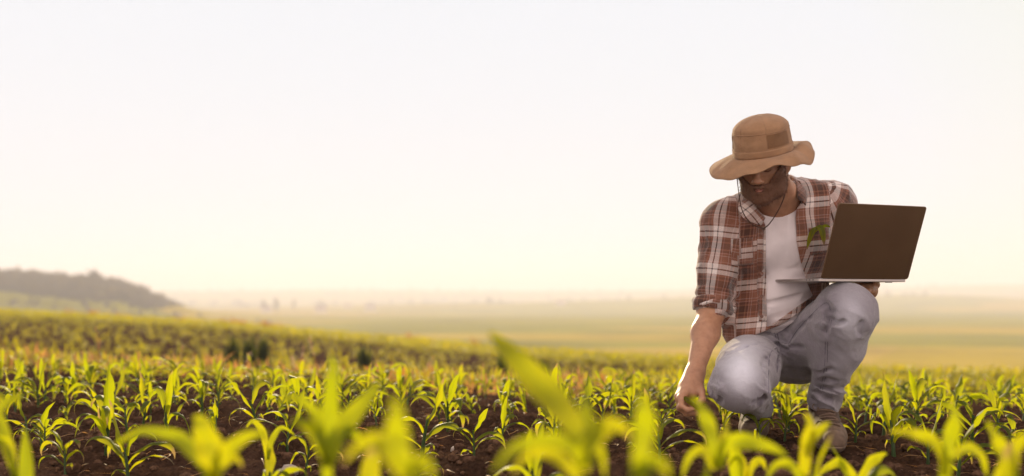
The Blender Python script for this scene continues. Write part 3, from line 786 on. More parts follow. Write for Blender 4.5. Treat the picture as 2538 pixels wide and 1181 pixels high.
class Solid:
    def __init__(s): s.ops = []; s.post = []
    def u(s, prim, k=0.01): s.ops.append(('u', prim, k)); return s
    def sub(s, prim, k=0.006): s.ops.append(('s', prim, k)); return s
    def ev(s, P):
        P = np.asarray(P, float); D = np.full(P.shape[:-1], 0.2)
        for t, (f, lo, hi), k in s.ops:
            d = f(P); D = smin(D, d, k) if t == 'u' else -smin(-D, d, k)
        for g in s.post: D = g(P, D)
        return D
    def mesh(s, name, h, pad=0.03, lo=None, hi=None):
        los = np.min([p[1] for t, p, k in s.ops if t == 'u'], 0) - pad if lo is None else np.array(lo, float)
        his = np.max([p[2] for t, p, k in s.ops if t == 'u'], 0) + pad if hi is None else np.array(hi, float)
        n = np.ceil((his - los) / h).astype(int) + 1
        ax = [los[i] + np.arange(n[i]) * h for i in range(3)]
        D = np.full(tuple(n), 0.2)
        for t, (f, lo_, hi_), k in s.ops:
            m = 0.035 + k
            i0 = np.maximum(np.floor((lo_ - m - los) / h).astype(int), 0); i1 = np.minimum(np.ceil((hi_ + m - los) / h).astype(int) + 1, n)
            if (i1 <= i0).any(): continue
            sl_ = tuple(slice(a, b) for a, b in zip(i0, i1))
            G = np.stack(np.meshgrid(*[ax[i][sl_[i]] for i in range(3)], indexing='ij'), -1)
            d = f(G); D[sl_] = smin(D[sl_], d, k) if t == 'u' else -smin(-D[sl_], d, k)
        if s.post:
            nearm = np.abs(D) < 0.06
            I = np.argwhere(nearm); P = los + I * h; d = D[nearm]
            for g in s.post: d = g(P, d)
            D[nearm] = d
        return nets(D, los, h)
def nets(D, lo, h):
    S_ = D < 0; n = D.shape
    cnt = np.zeros((n[0] - 1, n[1] - 1, n[2] - 1), np.int8)
    for dx in (0, 1):
        for dy in (0, 1):
            for dz in (0, 1):
                cnt += S_[dx:n[0] - 1 + dx, dy:n[1] - 1 + dy, dz:n[2] - 1 + dz]
    act = (cnt > 0) & (cnt < 8)
    I = np.argwhere(act); idx = np.full(act.shape, -1, np.int64); idx[act] = np.arange(len(I))
    acc = np.zeros((len(I), 3)); c = np.zeros(len(I))
    corners = [(0, 0, 0), (1, 0, 0), (0, 1, 0), (1, 1, 0), (0, 0, 1), (1, 0, 1), (0, 1, 1), (1, 1, 1)]
    val = [D[I[:, 0] + a, I[:, 1] + b, I[:, 2] + e] for a, b, e in corners]
    for i in range(8):
        for j in range(i + 1, 8):
            ci, cj = np.array(corners[i]), np.array(corners[j])
            if abs(ci - cj).sum() != 1: continue
            m = (val[i] < 0) != (val[j] < 0)
            t = val[i] / (val[i] - val[j] + 1e-15)
            acc[m] += (ci + (cj - ci) * t[:, None])[m]; c[m] += 1
    V = lo + (I + acc / c[:, None]) * h
    Fs = []
    for axis in range(3):
        a1, a2 = (axis + 1) % 3, (axis + 2) % 3
        s0 = [slice(None)] * 3; s1 = [slice(None)] * 3
        s0[axis] = slice(0, n[axis] - 1); s1[axis] = slice(1, n[axis])
        for a in (a1, a2):
            s0[a] = slice(1, n[a] - 1); s1[a] = slice(1, n[a] - 1)
        A, B = S_[tuple(s0)], S_[tuple(s1)]
        E = np.argwhere(A != B); flip = B[A != B]
        E[:, a1] += 1; E[:, a2] += 1
        q = []
        for o1, o2 in ((-1, -1), (0, -1), (0, 0), (-1, 0)):
            c_ = E.copy(); c_[:, a1] += o1; c_[:, a2] += o2
            q.append(idx[c_[:, 0], c_[:, 1], c_[:, 2]])
        q = np.stack(q, -1); q[flip] = q[flip][:, ::-1]
        Fs.append(q)
    F = np.concatenate(Fs); F = F[(F >= 0).all(1)]
    return V, F
def front(sol, px, py, d0=2.8, d1=4.0, off=0.0):
    """first surface point of a solid on the line of sight through a picture point"""
    t = np.linspace(d0, d1, 400)
    P = np.array([A3(at(px, py, q)) for q in t]); D = sol.ev(P)
    i = np.argmax(D < 0)
    if not (D < 0).any(): return None
    return at(px, py, t[i] - off)
def surf_pts(sol, pts, off=0.002, d0=2.8, d1=4.0):
    o = []
    for px, py in catmull(pts, 6):
        q = front(sol, px, py, d0, d1, off)
        if q is not None: o.append(A3(q))
    return np.array(o)
def catmull(P, n):
    P = [np.array(p, float) for p in P]
    if len(P) < 3: return [P[0] + (P[-1] - P[0]) * i / n for i in range(n + 1)]
    Q = [2 * P[0] - P[1]] + P + [2 * P[-1] - P[-2]]; out = []
    for i in range(1, len(Q) - 2):
        for j in range(n):
            t = j / n
            out.append(0.5 * ((2 * Q[i]) + (-Q[i - 1] + Q[i + 1]) * t + (2 * Q[i - 1] - 5 * Q[i] + 4 * Q[i + 1] - Q[i + 2]) * t * t + (-Q[i - 1] + 3 * Q[i] - 3 * Q[i + 1] + Q[i + 2]) * t ** 3))
    out.append(P[-1]); return out
def tube_geo(P, r, ns=6, cap=True):
    P = np.array(P, float); n = len(P); r = np.full(n, r) if np.isscalar(r) else np.array(r)
    T = np.gradient(P, axis=0); T /= ln(T)[:, None] + 1e-12
    up = np.array([0.31, 0.2, 0.93]); Nn = np.cross(T, up); Nn /= ln(Nn)[:, None] + 1e-12; B = np.cross(T, Nn)
    V = []
    for j in range(ns):
        a = 2 * math.pi * j / ns; V.append(P + (Nn * math.cos(a) + B * math.sin(a)) * r[:, None])
    V = np.stack(V, 1).reshape(-1, 3)
    F = [(i * ns + j, i * ns + (j + 1) % ns, (i + 1) * ns + (j + 1) % ns, (i + 1) * ns + j) for i in range(n - 1) for j in range(ns)]
    return V, np.array(F)[:, ::-1]
def grid_F(n, k, off=0, wrap=False):
    kk = k if wrap else k - 1
    return np.array([(off + i * k + j, off + i * k + (j + 1) % k, off + (i + 1) * k + (j + 1) % k, off + (i + 1) * k + j) for i in range(n - 1) for j in range(kk)])
def sphere_geo(c, r, n=10):
    V = [A3(c) + r * np.array([math.sin(a) * math.cos(b), math.sin(a) * math.sin(b), math.cos(a)]) for a in np.linspace(0.001, math.pi - 0.001, n) for b in np.linspace(0, 2 * math.pi, n * 2, endpoint=False)]
    return np.array(V), grid_F(n, n * 2, 0, True)
def join_geo(L):
    Vs, Fs, off = [], [], 0
    for V, F in L: Vs.append(V); Fs.append(np.asarray(F) + off); off += len(V)
    return np.concatenate(Vs), np.concatenate(Fs)

# ------------------------------------------------------------------ person materials
m, nt, o = mat_new('skin'); M['skin'] = m
n = noise_node(nt, 45, 6, 0.6); n2 = noise_node(nt, 400, 4, 0.6)
c = ramp(nt, n.outputs[0], [(0.3, (0.33, 0.165, 0.095)), (0.55, (0.41, 0.215, 0.125)), (0.75, (0.46, 0.26, 0.16))])
al = N(nt, 'ShaderNodeAttribute'); al.attribute_name = 'lip'
cc = mix(nt, c.outputs[0], (0.36, 0.13, 0.10), al.outputs['Fac'])
p = principled(nt, o, cc, 0.5, bump(nt, mth(nt, 'ADD', n.outputs[0], mth(nt, 'MULTIPLY', n2.outputs[0], 0.5)), 0.25, 0.002))
p.inputs['Subsurface Weight'].default_value = 0.25; p.inputs['Subsurface Radius'].default_value = (0.012, 0.005, 0.003); p.inputs['Subsurface Scale'].default_value = 1.0
M['hair'] = simple_mat('hair', (0.14, 0.064, 0.034), 0.7, 420, 0.6, 0.6, 0.002)

def cloth(name, nodes_color, tfac, tmul=0.7, rough=0.9, bs=0.4, wscale=900, sheen=0.4):
    m, nt, o = mat_new(name)
    col = nodes_color(nt)
    tc = N(nt, 'ShaderNodeTexCoord')
    wv = noise_node(nt, wscale, 2, 0.6); wr = noise_node(nt, 34, 5, 0.6)
    h = mth(nt, 'ADD', mth(nt, 'MULTIPLY', wv.outputs[0], 0.35), wr.outputs[0])
    nm = bump(nt, h, bs, 0.006)
    p = principled(nt, o, col, rough, nm); p.inputs['Sheen Weight'].default_value = sheen; p.inputs['Sheen Roughness'].default_value = 0.4
    p.inputs['Specular IOR Level'].default_value = 0.25
    if tfac > 0:
        t = N(nt, 'ShaderNodeBsdfTranslucent'); nt.links.new(mix(nt, col, (tmul, tmul * 0.8, tmul * 0.55), 1.0, 'MULTIPLY'), t.inputs[0])
        ms = N(nt, 'ShaderNodeMixShader'); ms.inputs[0].default_value = tfac
        nt.links.new(p.outputs[0], ms.inputs[1]); nt.links.new(t.outputs[0], ms.inputs[2]); nt.links.new(ms.outputs[0], o.inputs[0])
    M[name] = m; return m
def plaid_nodes(nt):
    sets = []
    for an, per, ph in (('pu', 0.118, 0.0), ('pv', 0.128, 0.0)):
        a = N(nt, 'ShaderNodeAttribute'); a.attribute_name = an
        f = mth(nt, 'FRACT', mth(nt, 'ADD', mth(nt, 'DIVIDE', a.outputs['Fac'], per), 20.0 + ph))
        W = (0.95, 0.88, 0.86); K = (0.10, 0.050, 0.036); Rr = (0.32, 0.145, 0.095); Pk = (0.50, 0.28, 0.23); B = (0.15, 0.065, 0.045)
        r = ramp(nt, f, [(0.0, Rr), (0.10, Pk), (0.125, Rr), (0.17, W), (0.29, K), (0.325, W), (0.44, Rr), (0.50, B), (0.56, Rr), (0.60, K), (0.76, Rr), (0.80, B), (0.86, Pk), (0.885, Rr), (0.94, (0.55, 0.4, 0.37)), (0.955, Rr)], 'CONSTANT')
        sets.append(r.outputs[0])
    c = mix(nt, sets[0], sets[1], 0.5)
    n = noise_node(nt, 500, 2, 0.6)
    return mix(nt, c, ramp(nt, n.outputs[0], [(0.3, (0.72, 0.72, 0.72)), (0.7, (1.2, 1.2, 1.2))]).outputs[0], 0.7, 'MULTIPLY')
cloth('plaid', plaid_nodes, 0.30, 1.2, 0.9, 0.6, 900, 1.0)
def denim_nodes(nt):
    a = N(nt, 'ShaderNodeAttribute'); a.attribute_name = 'wear'
    n = noise_node(nt, 14, 5, 0.6); n2 = noise_node(nt, 700, 3, 0.7)
    f = mth(nt, 'ADD', a.outputs['Fac'], mth(nt, 'MULTIPLY', mth(nt, 'SUBTRACT', n.outputs[0], 0.5), 0.40), clamp=True)
    c = mix(nt, (0.255, 0.232, 0.262), (0.75, 0.76, 0.84), f)
    return mix(nt, c, ramp(nt, n2.outputs[0], [(0.3, (0.7, 0.72, 0.78)), (0.7, (1.2, 1.2, 1.2))]).outputs[0], 0.75, 'MULTIPLY')
cloth('denim', denim_nodes, 0.0, 1, 0.9, 0.9, 900, 0.6)
def flat_nodes(c, v=0.18, sc=60):
    def f(nt):
        n = noise_node(nt, sc, 5, 0.6)
        return ramp(nt, n.outputs[0], [(0.3, tuple(x * (1 - v) for x in c)), (0.7, tuple(min(1, x * (1 + v)) for x in c))]).outputs[0]
    return f
cloth('white_cotton', flat_nodes((0.86, 0.80, 0.82), 0.05, 20), 0.1, 1, 0.9, 0.35, 1200, 0.2)
cloth('hat_cloth', flat_nodes((0.38, 0.225, 0.125), 0.12, 30), 0.22, 1.3, 0.9, 0.5, 1000, 0.2)
cloth('hat_mesh', flat_nodes((0.22, 0.12, 0.06), 0.2, 400), 0.2, 1.3, 0.9, 0.5, 1000, 0.2)
cloth('seam_thread', flat_nodes((0.12, 0.11, 0.14), 0.2, 400), 0.0, 1, 0.9, 0.4, 1200, 0.1)
M['boot'] = simple_mat('boot', (0.145, 0.098, 0.068), 0.85, 40, 0.35, 0.5, 0.004)
M['boot_dark'] = simple_mat('boot_dark', (0.075, 0.045, 0.030), 0.85, 60, 0.4, 0.5, 0.004)
M['sole'] = simple_mat('sole', (0.16, 0.115, 0.085), 0.9, 50, 0.4, 0.5, 0.003)
M['lace'] = simple_mat('lace', (0.15, 0.10, 0.07), 0.8, 300, 0.3)
M['button'] = simple_mat('button', (0.20, 0.10, 0.07), 0.35, 100, 0.2, 0.1)
M['cord'] = simple_mat('cord', (0.075, 0.04, 0.025), 0.7, 300, 0.3)

# ------------------------------------------------------------------ person
person = empty('person', at(1930, 1090, 3.45)); 
tag(person, 'crouching bearded man in tan hat, open plaid shirt and light jeans reaching to the corn', 'person')
person_inv = Matrix.Translation(person.location).inverted()
def part(name, geo, mat, parent=None, attrs=None, smooth=True):
    V, F = geo
    base = A3(person.location)
    me = np_mesh(name, np.asarray(V) - base, F, smooth, attrs=attrs)
    return link(name, me, mat, person if parent is None else parent)

# head frame
HC = A3(at(1891, 399, 3.22)); YAW, PITCH = -27, 28
RH = np.array(Euler((R(PITCH), 0, R(YAW)), 'XYZ').to_matrix())
# note: Euler XYZ applies x then z
def hp(x, y, z): return HC + RH @ np.array([x, y, z])
def hl(P): return (P - HC) @ RH
nb = A3(at(1932, 497, 3.41)); neck0 = hp(0, 0.035, -0.055)
shL, shR = A3(at(1797, 556, 3.42)), A3(at(2058, 512, 3.44))
elL, wrL = A3(at(1764, 768, 3.40)), A3(at(1722, 926, 3.23))
elR, wrR = A3(at(2105, 655, 3.64)), A3(at(2150, 722, 3.43))

head = Solid()
E = lambda c, r: f_ell(hp(*c), r, RH)
C = lambda a, b, ra, rb: f_cone(hp(*a), hp(*b), ra, rb)
head.u(E((0, .018, .045), (.075, .093, .083)), .01).u(E((0, -.028, -.015), (.064, .062, .085)), .03)
head.u(E((0, -.035, -.072), (.052, .052, .040)), .025).u(E((0, -.074, -.098), (.022, .018, .018)), .02)
for s in (-1, 1):
    head.u(E((s * .043, -.058, -.018), (.024, .022, .022)), .02).u(C((s * .012, -.083, .028), (s * .045, -.070, .024), .012, .010), .015)
    head.u(E((s * .072, .012, -.004), (.012, .018, .031)), .006).sub(E((s * .082, .004, -.002), (.008, .011, .020)), .006)
    head.sub(E((s * .031, -.092, .006), (.018, .014, .012)), .012).u(E((s * .031, -.070, .004), (.0150, .0150, .0130)), .004)
    head.u(E((s * .012, -.099, -.033), (.009, .010, .007)), .006)
    head.u(C((s * .060, .0, -.03), (s * .045, -.03, -.085), .018, .016), .03)
head.u(C((0, -.083, .015), (0, -.105, -.022), .008, .0105), .012).u(E((0, -.110, -.028), (.0115, .011, .0095)), .008)
head.u(C((-.022, -.081, -.058), (0, -.091, -.056), .005, .0065), .006).u(C((.022, -.081, -.058), (0, -.091, -.056), .005, .0065), .006)
head.u(C((-.018, -.080, -.068), (0, -.088, -.070), .006, .0075), .006).u(C((.018, -.080, -.068), (0, -.088, -.070), .006, .0075), .006)
head.sub(C((-.022, -.092, -.063), (.022, -.092, -.063), .0018, .0018), .002)
n_face = len(head.ops)
head.u(f_cone(neck0, nb, .056, .061), .03).u(f_cone(hp(.045, .03, -.03), nb + [.02, -.05, 0], .016, .014), .02).u(f_cone(hp(-.045, .03, -.03), nb + [-.03, -.05, 0], .016, .014), .02)
head.u(f_cone(nb, A3(at(1928, 600, 3.46)), .062, .10), .05)
hv, hf = head.mesh('head', 0.0026)
hn = (vn3(hv, 260, 3) - .5) * 0.0004
# arms and hands
armL = Solid()
fm = wrL + (elL - wrL) * .62
armL.u(f_cone(shL, elL, .050, .044), .02).u(f_cone(elL, fm, .044, .044), .03).u(f_cone(fm, wrL, .043, .0275), .03)
Q = lambda x, y, d: A3(at(x, y, d))
def finger(S_, pts, r0, r1, k=.004, k0=.012):
    n = len(pts) - 1
    for i in range(n):
        ra = r0 + (r1 - r0) * i / n; rb = r0 + (r1 - r0) * (i + 1) / n
        S_.u(f_cone(pts[i], pts[i + 1], ra, rb), k0 if i == 0 else k)
        S_.u(f_ell(pts[i + 1] if i < n - 1 else pts[i + 1], (rb * 1.06,) * 3), k)
kn = [Q(1688, 988, 3.125), Q(1683, 984, 3.150), Q(1687, 979, 3.175), Q(1695, 974, 3.197)]
for q, rr in zip(kn, (.0125, .013, .0125, .0115)):
    armL.u(f_cone(wrL + (q - kn[1]) * .5, q, .022, rr), .018)
armL.u(f_cone(wrL, Q(1706, 962, 3.19), .026, .028), .02)
armL.u(f_cone(Q(1722, 940, 3.215), Q(1716, 975, 3.16), .020, .019), .02)   # ball of the thumb side
finger(armL, [kn[0], Q(1688, 1008, 3.105), Q(1703, 1017, 3.100), Q(1721, 1013, 3.108)], .0105, .0075)
finger(armL, [kn[1], Q(1685, 1012, 3.135), Q(1702, 1026, 3.130), Q(1724, 1026, 3.132)], .0108, .0078)
finger(armL, [kn[2], Q(1693, 1010, 3.165), Q(1711, 1023, 3.162), Q(1730, 1020, 3.160)], .0102, .0074)
finger(armL, [kn[3], Q(1701, 1002, 3.192), Q(1716, 1012, 3.190), Q(1730, 1010, 3.188)], .0090, .0066)
finger(armL, [Q(1731, 947, 3.20), Q(1739, 970, 3.155), Q(1741, 991, 3.122), Q(1729, 1003, 3.106)], .0125, .0088, k0=.018)
av, af = armL.mesh('armL', 0.0024)
armR = Solid()
armR.u(f_cone(shR, elR, .050, .044), .02).u(f_cone(elR, elR + (wrR - elR) * .4, .043, .042), .03).u(f_cone(elR + (wrR - elR) * .4, wrR, .041, .027), .03)
kr = [Q(2138, 716, 3.325), Q(2148, 715, 3.335), Q(2157, 715, 3.35), Q(2164, 716, 3.37)]
for q in kr: armR.u(f_cone(wrR + (q - kr[1]) * .4, q, .021, .012), .018)
for i, q in enumerate(kr):
    tip = q + np.array([-.030 + .004 * i, -.030 + .006 * i, .004]); mid_ = q + np.array([-.006, -.026 + .004 * i, -.010]); 
    finger(armR, [q, mid_, mid_ * .4 + tip * .6 + [0, 0, -.004], tip], .0105, .0078)
finger(armR, [Q(2160, 712, 3.41), Q(2172, 706, 3.38), Q(2170, 700, 3.35)], .0125, .009)
bv, bf = armR.mesh('armR', 0.0028)
BV, BF = join_geo([(hv, hf), (av, af), (bv, bf)])
lip = np.zeros(len(BV)); L = hl(hv)
lip[:len(hv)] = np.clip(1 - np.sqrt((L[:, 0] / .026) ** 2 + ((L[:, 1] + .088) / .014) ** 2 + ((L[:, 2] + .0635) / .0125) ** 2), 0, .35) * 2.6
part('body', (BV, BF), M['skin'], attrs={'lip': lip})

# beard, hair, eyebrows
beard = Solid(); beard.ops = head.ops[:n_face]
def beard_post(P, D):
    q = hl(P); x, y, z = np.abs(q[..., 0]), q[..., 1], q[..., 2]
    cheek = -0.047 + np.clip((x - .030) / .04, 0, 1) * .055           # upper edge climbs to the ear
    cheek = np.where(y > -.045, np.maximum(cheek, -0.01 + (y + .045) * .6), cheek)
    reg = np.maximum(np.maximum(z - cheek, y + .002), x - .074)
    mouth = ln(np.stack([q[..., 0] / 2.2, (y + .095) / 2, z + .0625], -1)) - .0078
    must = .0075 + .004 * sstep(-.06, -.1, z)
    d = D - must * .85 - (vn3(P * np.array([1.6, 1, .6]), 240, 2) - .5) * .0030
    return np.maximum(np.maximum(d, reg + (vn3(P, 260, 8) - .5) * .007), -mouth)
beard.post = [beard_post]
bdv, bdf = beard.mesh('beard', 0.0026, lo=hp(0, -.04, -.05) - .16, hi=hp(0, -.04, -.05) + .16)
r_ = np.random.RandomState(4); pick = bdv[r_.choice(len(bdv), 5200)]
e_ = .002; gr = np.stack([head.ev(pick + np.eye(3)[i] * e_) - head.ev(pick - np.eye(3)[i] * e_) for i in range(3)], -1); gr /= ln(gr)[:, None] + 1e-9
dr = gr * .7 + (RH @ np.array([0, -.15, -1.0])) * .8 + r_.normal(0, .35, gr.shape); dr /= ln(dr)[:, None]
sw = np.cross(dr, r_.normal(0, 1, dr.shape)); sw /= ln(sw)[:, None]; L_ = r_.uniform(.006, .013, (len(pick), 1)); p0 = pick - dr * .003
hvv = np.stack([p0 - sw * .0005, p0 + sw * .0005, p0 + dr * L_ + sw * .0001, p0 + dr * L_ - sw * .0001], 1).reshape(-1, 3)
part('beard', join_geo([(bdv, bdf), (hvv, np.arange(len(hvv)).reshape(-1, 4))]), M['hair'])
hair = Solid(); hair.ops = [head.ops[0], head.ops[1]]
hair.post = [lambda P, D: np.maximum(D - .006 - (vn3(P, 220, 4) - .5) * .004, np.maximum(-(hl(P)[..., 1] - .012 + .0 * D), -(hl(P)[..., 2] + .055)))]
part('hair', hair.mesh('hair', 0.003), M['hair'])
for s in (-1, 1):
    part('eyebrow', tube_geo([hp(s * .014, -.096, .027), hp(s * .028, -.095, .032), hp(s * .046, -.082, .029)], [.0035, .004, .0015], 6), M['hair'])
    part('eyelashes', tube_geo([hp(s * .019, -.084, -.003), hp(s * .031, -.087, -.006), hp(s * .043, -.080, -.002)], .0012, 5), M['hair'])

# torso
torso = Solid()
secs = [(1931, 520, 3.44, .120, .080), (1930, 570, 3.455, .160, .105), (1930, 640, 3.465, .160, .112), (1926, 710, 3.49, .148, .112), (1922, 780, 3.53, .145, .115), (1926, 850, 3.58, .150, .118)]
sp = np.array([A3(at(a, b, c_)) for a, b, c_, _, _ in secs])[::-1]; srx = np.array([s[3] for s in secs])[::-1]; sry = np.array([s[4] for s in secs])[::-1]
def f_torso(P):
    z = P[..., 2] + (P[..., 0] - .9) * -.12
    zz = sp[:, 2]
    cx = np.interp(z, zz, sp[:, 0]); cy = np.interp(z, zz, sp[:, 1]); rx = np.interp(z, zz, srx); ry = np.interp(z, zz, sry)
    over = np.maximum(z - zz[-1], 0) + np.maximum(zz[0] - z, 0)
    r = np.sqrt(((P[..., 0] - cx) / rx) ** 2 + ((P[..., 1] - cy) / ry) ** 2 + (over / .07) ** 2)
    return (r - 1) * np.minimum(rx, ry) * .92
tb = (f_torso, sp.min(0) - .19, sp.max(0) + .19)
def add_torso(S_, g, arms=True):
    S_.u((lambda P: f_torso(P) - g, tb[1] - g, tb[2] + g), .02)
    S_.u(f_cone(nb + [0, .02, -.012], shL, .058 + g, .062 + g), .05).u(f_cone(nb + [0, .02, -.012], shR, .058 + g, .062 + g), .05)
    # pectorals, belly
    S_.u(f_ell(at(1868, 610, 3.38), (.075 + g, .05 + g, .065 + g)), .05).u(f_ell(at(1982, 600, 3.38), (.075 + g, .05 + g, .065 + g)), .05)
    S_.u(f_ell(at(1930, 745, 3.44), (.11 + g, .075 + g, .10 + g)), .05)
def neck_cut(P):
    ax = (neck0 - nb) / ln(neck0 - nb); q = P - nb; t = q @ ax
    rad = ln(q - t[..., None] * ax)
    return rad, t
def pol_sdf(P, poly):
    x = P[..., 0] / P[..., 1] * FP + 1269; y = HOR - (P[..., 2] - CAMZ) / P[..., 1] * FP
    poly = np.array(poly, float); d = np.full(x.shape, 1e9); ins = np.zeros(x.shape, bool)
    for i in range(len(poly)):
        a, b = poly[i - 1], poly[i]; e = b - a
        t = np.clip(((x - a[0]) * e[0] + (y - a[1]) * e[1]) / (e @ e), 0, 1)
        d = np.minimum(d, np.hypot(x - a[0] - t * e[0], y - a[1] - t * e[1]))
        c_ = ((a[1] > y) != (b[1] > y)) & (x < (b[0] - a[0]) * (y - a[1]) / (b[1] - a[1] + 1e-9) + a[0]); ins ^= c_
    return np.where(ins, -d, d) / 745.0

OPEN = [(1901, 812), (1899, 690), (1898, 560), (1886, 536), (1862, 500), (1850, 455), (1965, 430), (1978, 480), (1972, 540), (1974, 600), (1984, 650), (2000, 700), (2014, 734), (1968, 766), (1925, 797)]
tsh = Solid(); add_torso(tsh, .006)
def folds(P, f1, amp, seed, stretch=(1, 1, 1)):
    q = P * np.array(stretch); a = vn3(q, f1, seed); b = vn3(q + 3.3, f1 * 2.1, seed + 1)
    return ((1 - 2 * np.abs(a - .5)) ** 3 - .3) * amp + ((1 - 2 * np.abs(b - .5)) ** 3 - .3) * amp * .45
def tsh_post(P, D):
    px = P[..., 0] / P[..., 1] * FP + 1269; py = HOR - (P[..., 2] - CAMZ) / P[..., 1] * FP
    low = sstep(620, 720, py)
    tilt = np.stack([P[..., 0], P[..., 1], P[..., 2] - .25 * (P[..., 0] - .9)], -1)
    D = D - np.minimum(folds(tilt, 9, .018, 31, (.55, .6, 3.2)), .0045) * low - folds(P, 9, .004, 33, (2, 1, .7)) * (1 - low)
    rad, t = neck_cut(P)
    D = np.maximum(D, pol_sdf(P, OPEN) - .035)
    return np.maximum(D, -np.maximum(rad - .076 - np.clip(t, 0, .1) * .3, -t - .035))
tsh.post = [tsh_post]
part('t_shirt', tsh.mesh('t', 0.0042), M['white_cotton'])
# collar ring of the t-shirt
axn = (neck0 - nb) / ln(neck0 - nb); e1 = np.cross(axn, [0, 1, 0]); e1 /= ln(e1); e2 = np.cross(axn, e1)
ring = [nb + axn * (-.004 - .026 * max(0, -math.sin(a) * (1 if e2[1] > 0 else -1))) + (e1 * math.cos(a) + e2 * math.sin(a)) * .0755 for a in np.linspace(0, 6.283, 49)]

# plaid shirt
OPEN = [(1901, 812), (1899, 690), (1898, 560), (1886, 536), (1862, 500), (1850, 455), (1965, 430), (1978, 480), (1972, 540), (1974, 600), (1984, 650), (2000, 700), (2014, 734), (1968, 766), (1925, 797)]
shirt = Solid(); add_torso(shirt, .017)
slL = [shL, elL + (shL - elL) * .08]
shirt.u(f_cone(shL + [.006, 0, -.004], shL + (elL - shL) * .5, .070, .067), .03).u(f_cone(shL + (elL - shL) * .5, elL + (shL - elL) * .06, .067, .061), .03)
shirt.u(f_cone(shR, shR + (elR - shR) * .5, .072, .066), .03).u(f_cone(shR + (elR - shR) * .5, elR, .066, .060), .03).u(f_cone(elR, elR + (wrR - elR) * .25, .060, .054), .02)
# skirt of the shirt over the lap
shirt.u(f_cone(Q(1850, 800, 3.46), Q(1868, 850, 3.44), .085, .080), .04).u(f_cone(Q(1990, 745, 3.50), Q(1960, 820, 3.53), .09, .08), .04)
uL = (elL - shL) / ln(elL - shL); uR = (elR - shR) / ln(elR - shR)
def seg_t(P, a, b): ab = b - a; return ((P - a) @ ab) / (ab @ ab), ln(P - a - np.clip(((P - a) @ ab) / (ab @ ab), 0, 1)[..., None] * ab)
def shirt_post(P, D):
    px = P[..., 0] / P[..., 1] * FP + 1269; py = HOR - (P[..., 2] - CAMZ) / P[..., 1] * FP
    tL, rL = seg_t(P, shL, elL); tR, rR = seg_t(P, shR, elR)
    aL = (1 - sstep(.075, .095, rL)) * sstep(-.2, .1, tL)
    wv = folds(P, 8, .011, 41, (1.2, 1, .8)) * (1 - aL) + folds(P, 11, .014, 43, (1.6, 1, 1.0)) * aL
    wv = wv + aL * sstep(.6, 1, tL) * .006 * np.sin(tL * 40 + P[..., 0] * 60)
    D = D - wv
    D = np.where((py < 790) | (rL < .12), D, D)
    front_ = P[..., 1] - np.interp(P[..., 2], sp[:, 2], sp[:, 1])
    op = np.maximum(pol_sdf(P, OPEN), front_ - .02)
    D = np.maximum(D, -op)
    rad, t = neck_cut(P)
    D = np.maximum(D, -np.maximum(rad - .080 - np.clip(t, 0, .1) * .2, -t - .03))
    # hem: a slanting line over the thighs
    hem = (py - np.interp(px, [1740, 1785, 1800, 1860, 1905, 1935, 2015, 2060], [880, 874, 864, 836, 818, 806, 754, 722])) / 745.0
    body = 1 - aL
    D = np.where(aL < .5, np.maximum(D, np.where(front_ < .1, hem, (py - 850) / 745.)), D)
    return D
shirt.post = [shirt_post]
sv, sf_ = shirt.mesh('shirt', 0.0042)
def plaid_uv(V):
    tL, rL = seg_t(V, shL, elL); tR, rR = seg_t(V, shR, elR)
    lx = V[:, 0] * math.cos(.10) - (V[:, 2] - .7) * math.sin(.10); lz = V[:, 2] * math.cos(.10) + (V[:, 0] - .9) * math.sin(.10) * -1
    ang = np.arctan2(V[:, 0] - .9, -(V[:, 1] - 3.47)); pu = np.where(np.abs(ang) > .6, np.sign(ang) * .12 * np.abs(ang) * 1.15 + lx * .25, lx * 1.05 - .9 * 1.05 + ang * .02); pu = lx + .35 * (V[:, 1] - 3.35) * np.sign(lx - .9) * 1.0
    pv = lz
    for (a, b, t, r_, sgn) in ((shL, elL, tL, rL, 1), (shR, elR, tR, rR, -1)):
        ab = b - a; Ln = ln(ab); u_ = ab / Ln
        e = np.cross(u_, [0, 1, 0]); e /= ln(e); f = np.cross(u_, e)
        q = V - a; th = np.arctan2(q @ f, q @ e)
        onarm = (r_ < .15) & ((V[:, 0] < shL[0] + .030) if sgn > 0 else (V[:, 0] > shR[0] - .030))
        pu = np.where(onarm, th * .066 + .02, pu); pv = np.where(onarm, t * Ln, pv)
    return pu, pv
pu, pv = plaid_uv(sv)
sh_o = part('plaid_shirt', (sv, sf_), M['plaid'], attrs={'pu': pu, 'pv': pv})
# rolled cuff
def cuff(c, ax, r, w, name='cuff', lumps=.004):
    ax = ax / ln(ax); e = np.cross(ax, [0, 1, 0.1]); e /= ln(e); f = np.cross(ax, e); n, k = 14, 40; V = []
    for i in range(n):
        a = 2 * math.pi * i / n
        for j in range(k):
            b = 2 * math.pi * j / k
            rr = r + math.cos(a) * .0085 + lumps * math.sin(b * 3 + i * .3) * .6 + lumps * .5 * math.sin(b * 7 + 1)
            V.append(c + (e * math.cos(b) + f * math.sin(b)) * rr + ax * (math.sin(a) * w + lumps * math.sin(b * 2 + 1) * 1.5))
    F = [(i * k + j, i * k + (j + 1) % k, ((i + 1) % n) * k + (j + 1) % k, ((i + 1) % n) * k + j) for i in range(n) for j in range(k)]
    return np.array(V), np.array(F)
def local_plaid(V, s=1.0, ax=(1, 0, 0), bx=(0, 0, 1)): return V @ np.array(ax) * s, V @ np.array(bx) * s
cV, cF = cuff(elL + uL * -.018, uL, .0625, .022)
th = np.arctan2((cV - elL) @ np.array([0, 1, 0.]), (cV - elL) @ np.array([1., 0, 0]))
part('cuff', (cV, cF), M['plaid'], sh_o, {'pu': th * .066, 'pv': cV @ uL * 1.0})
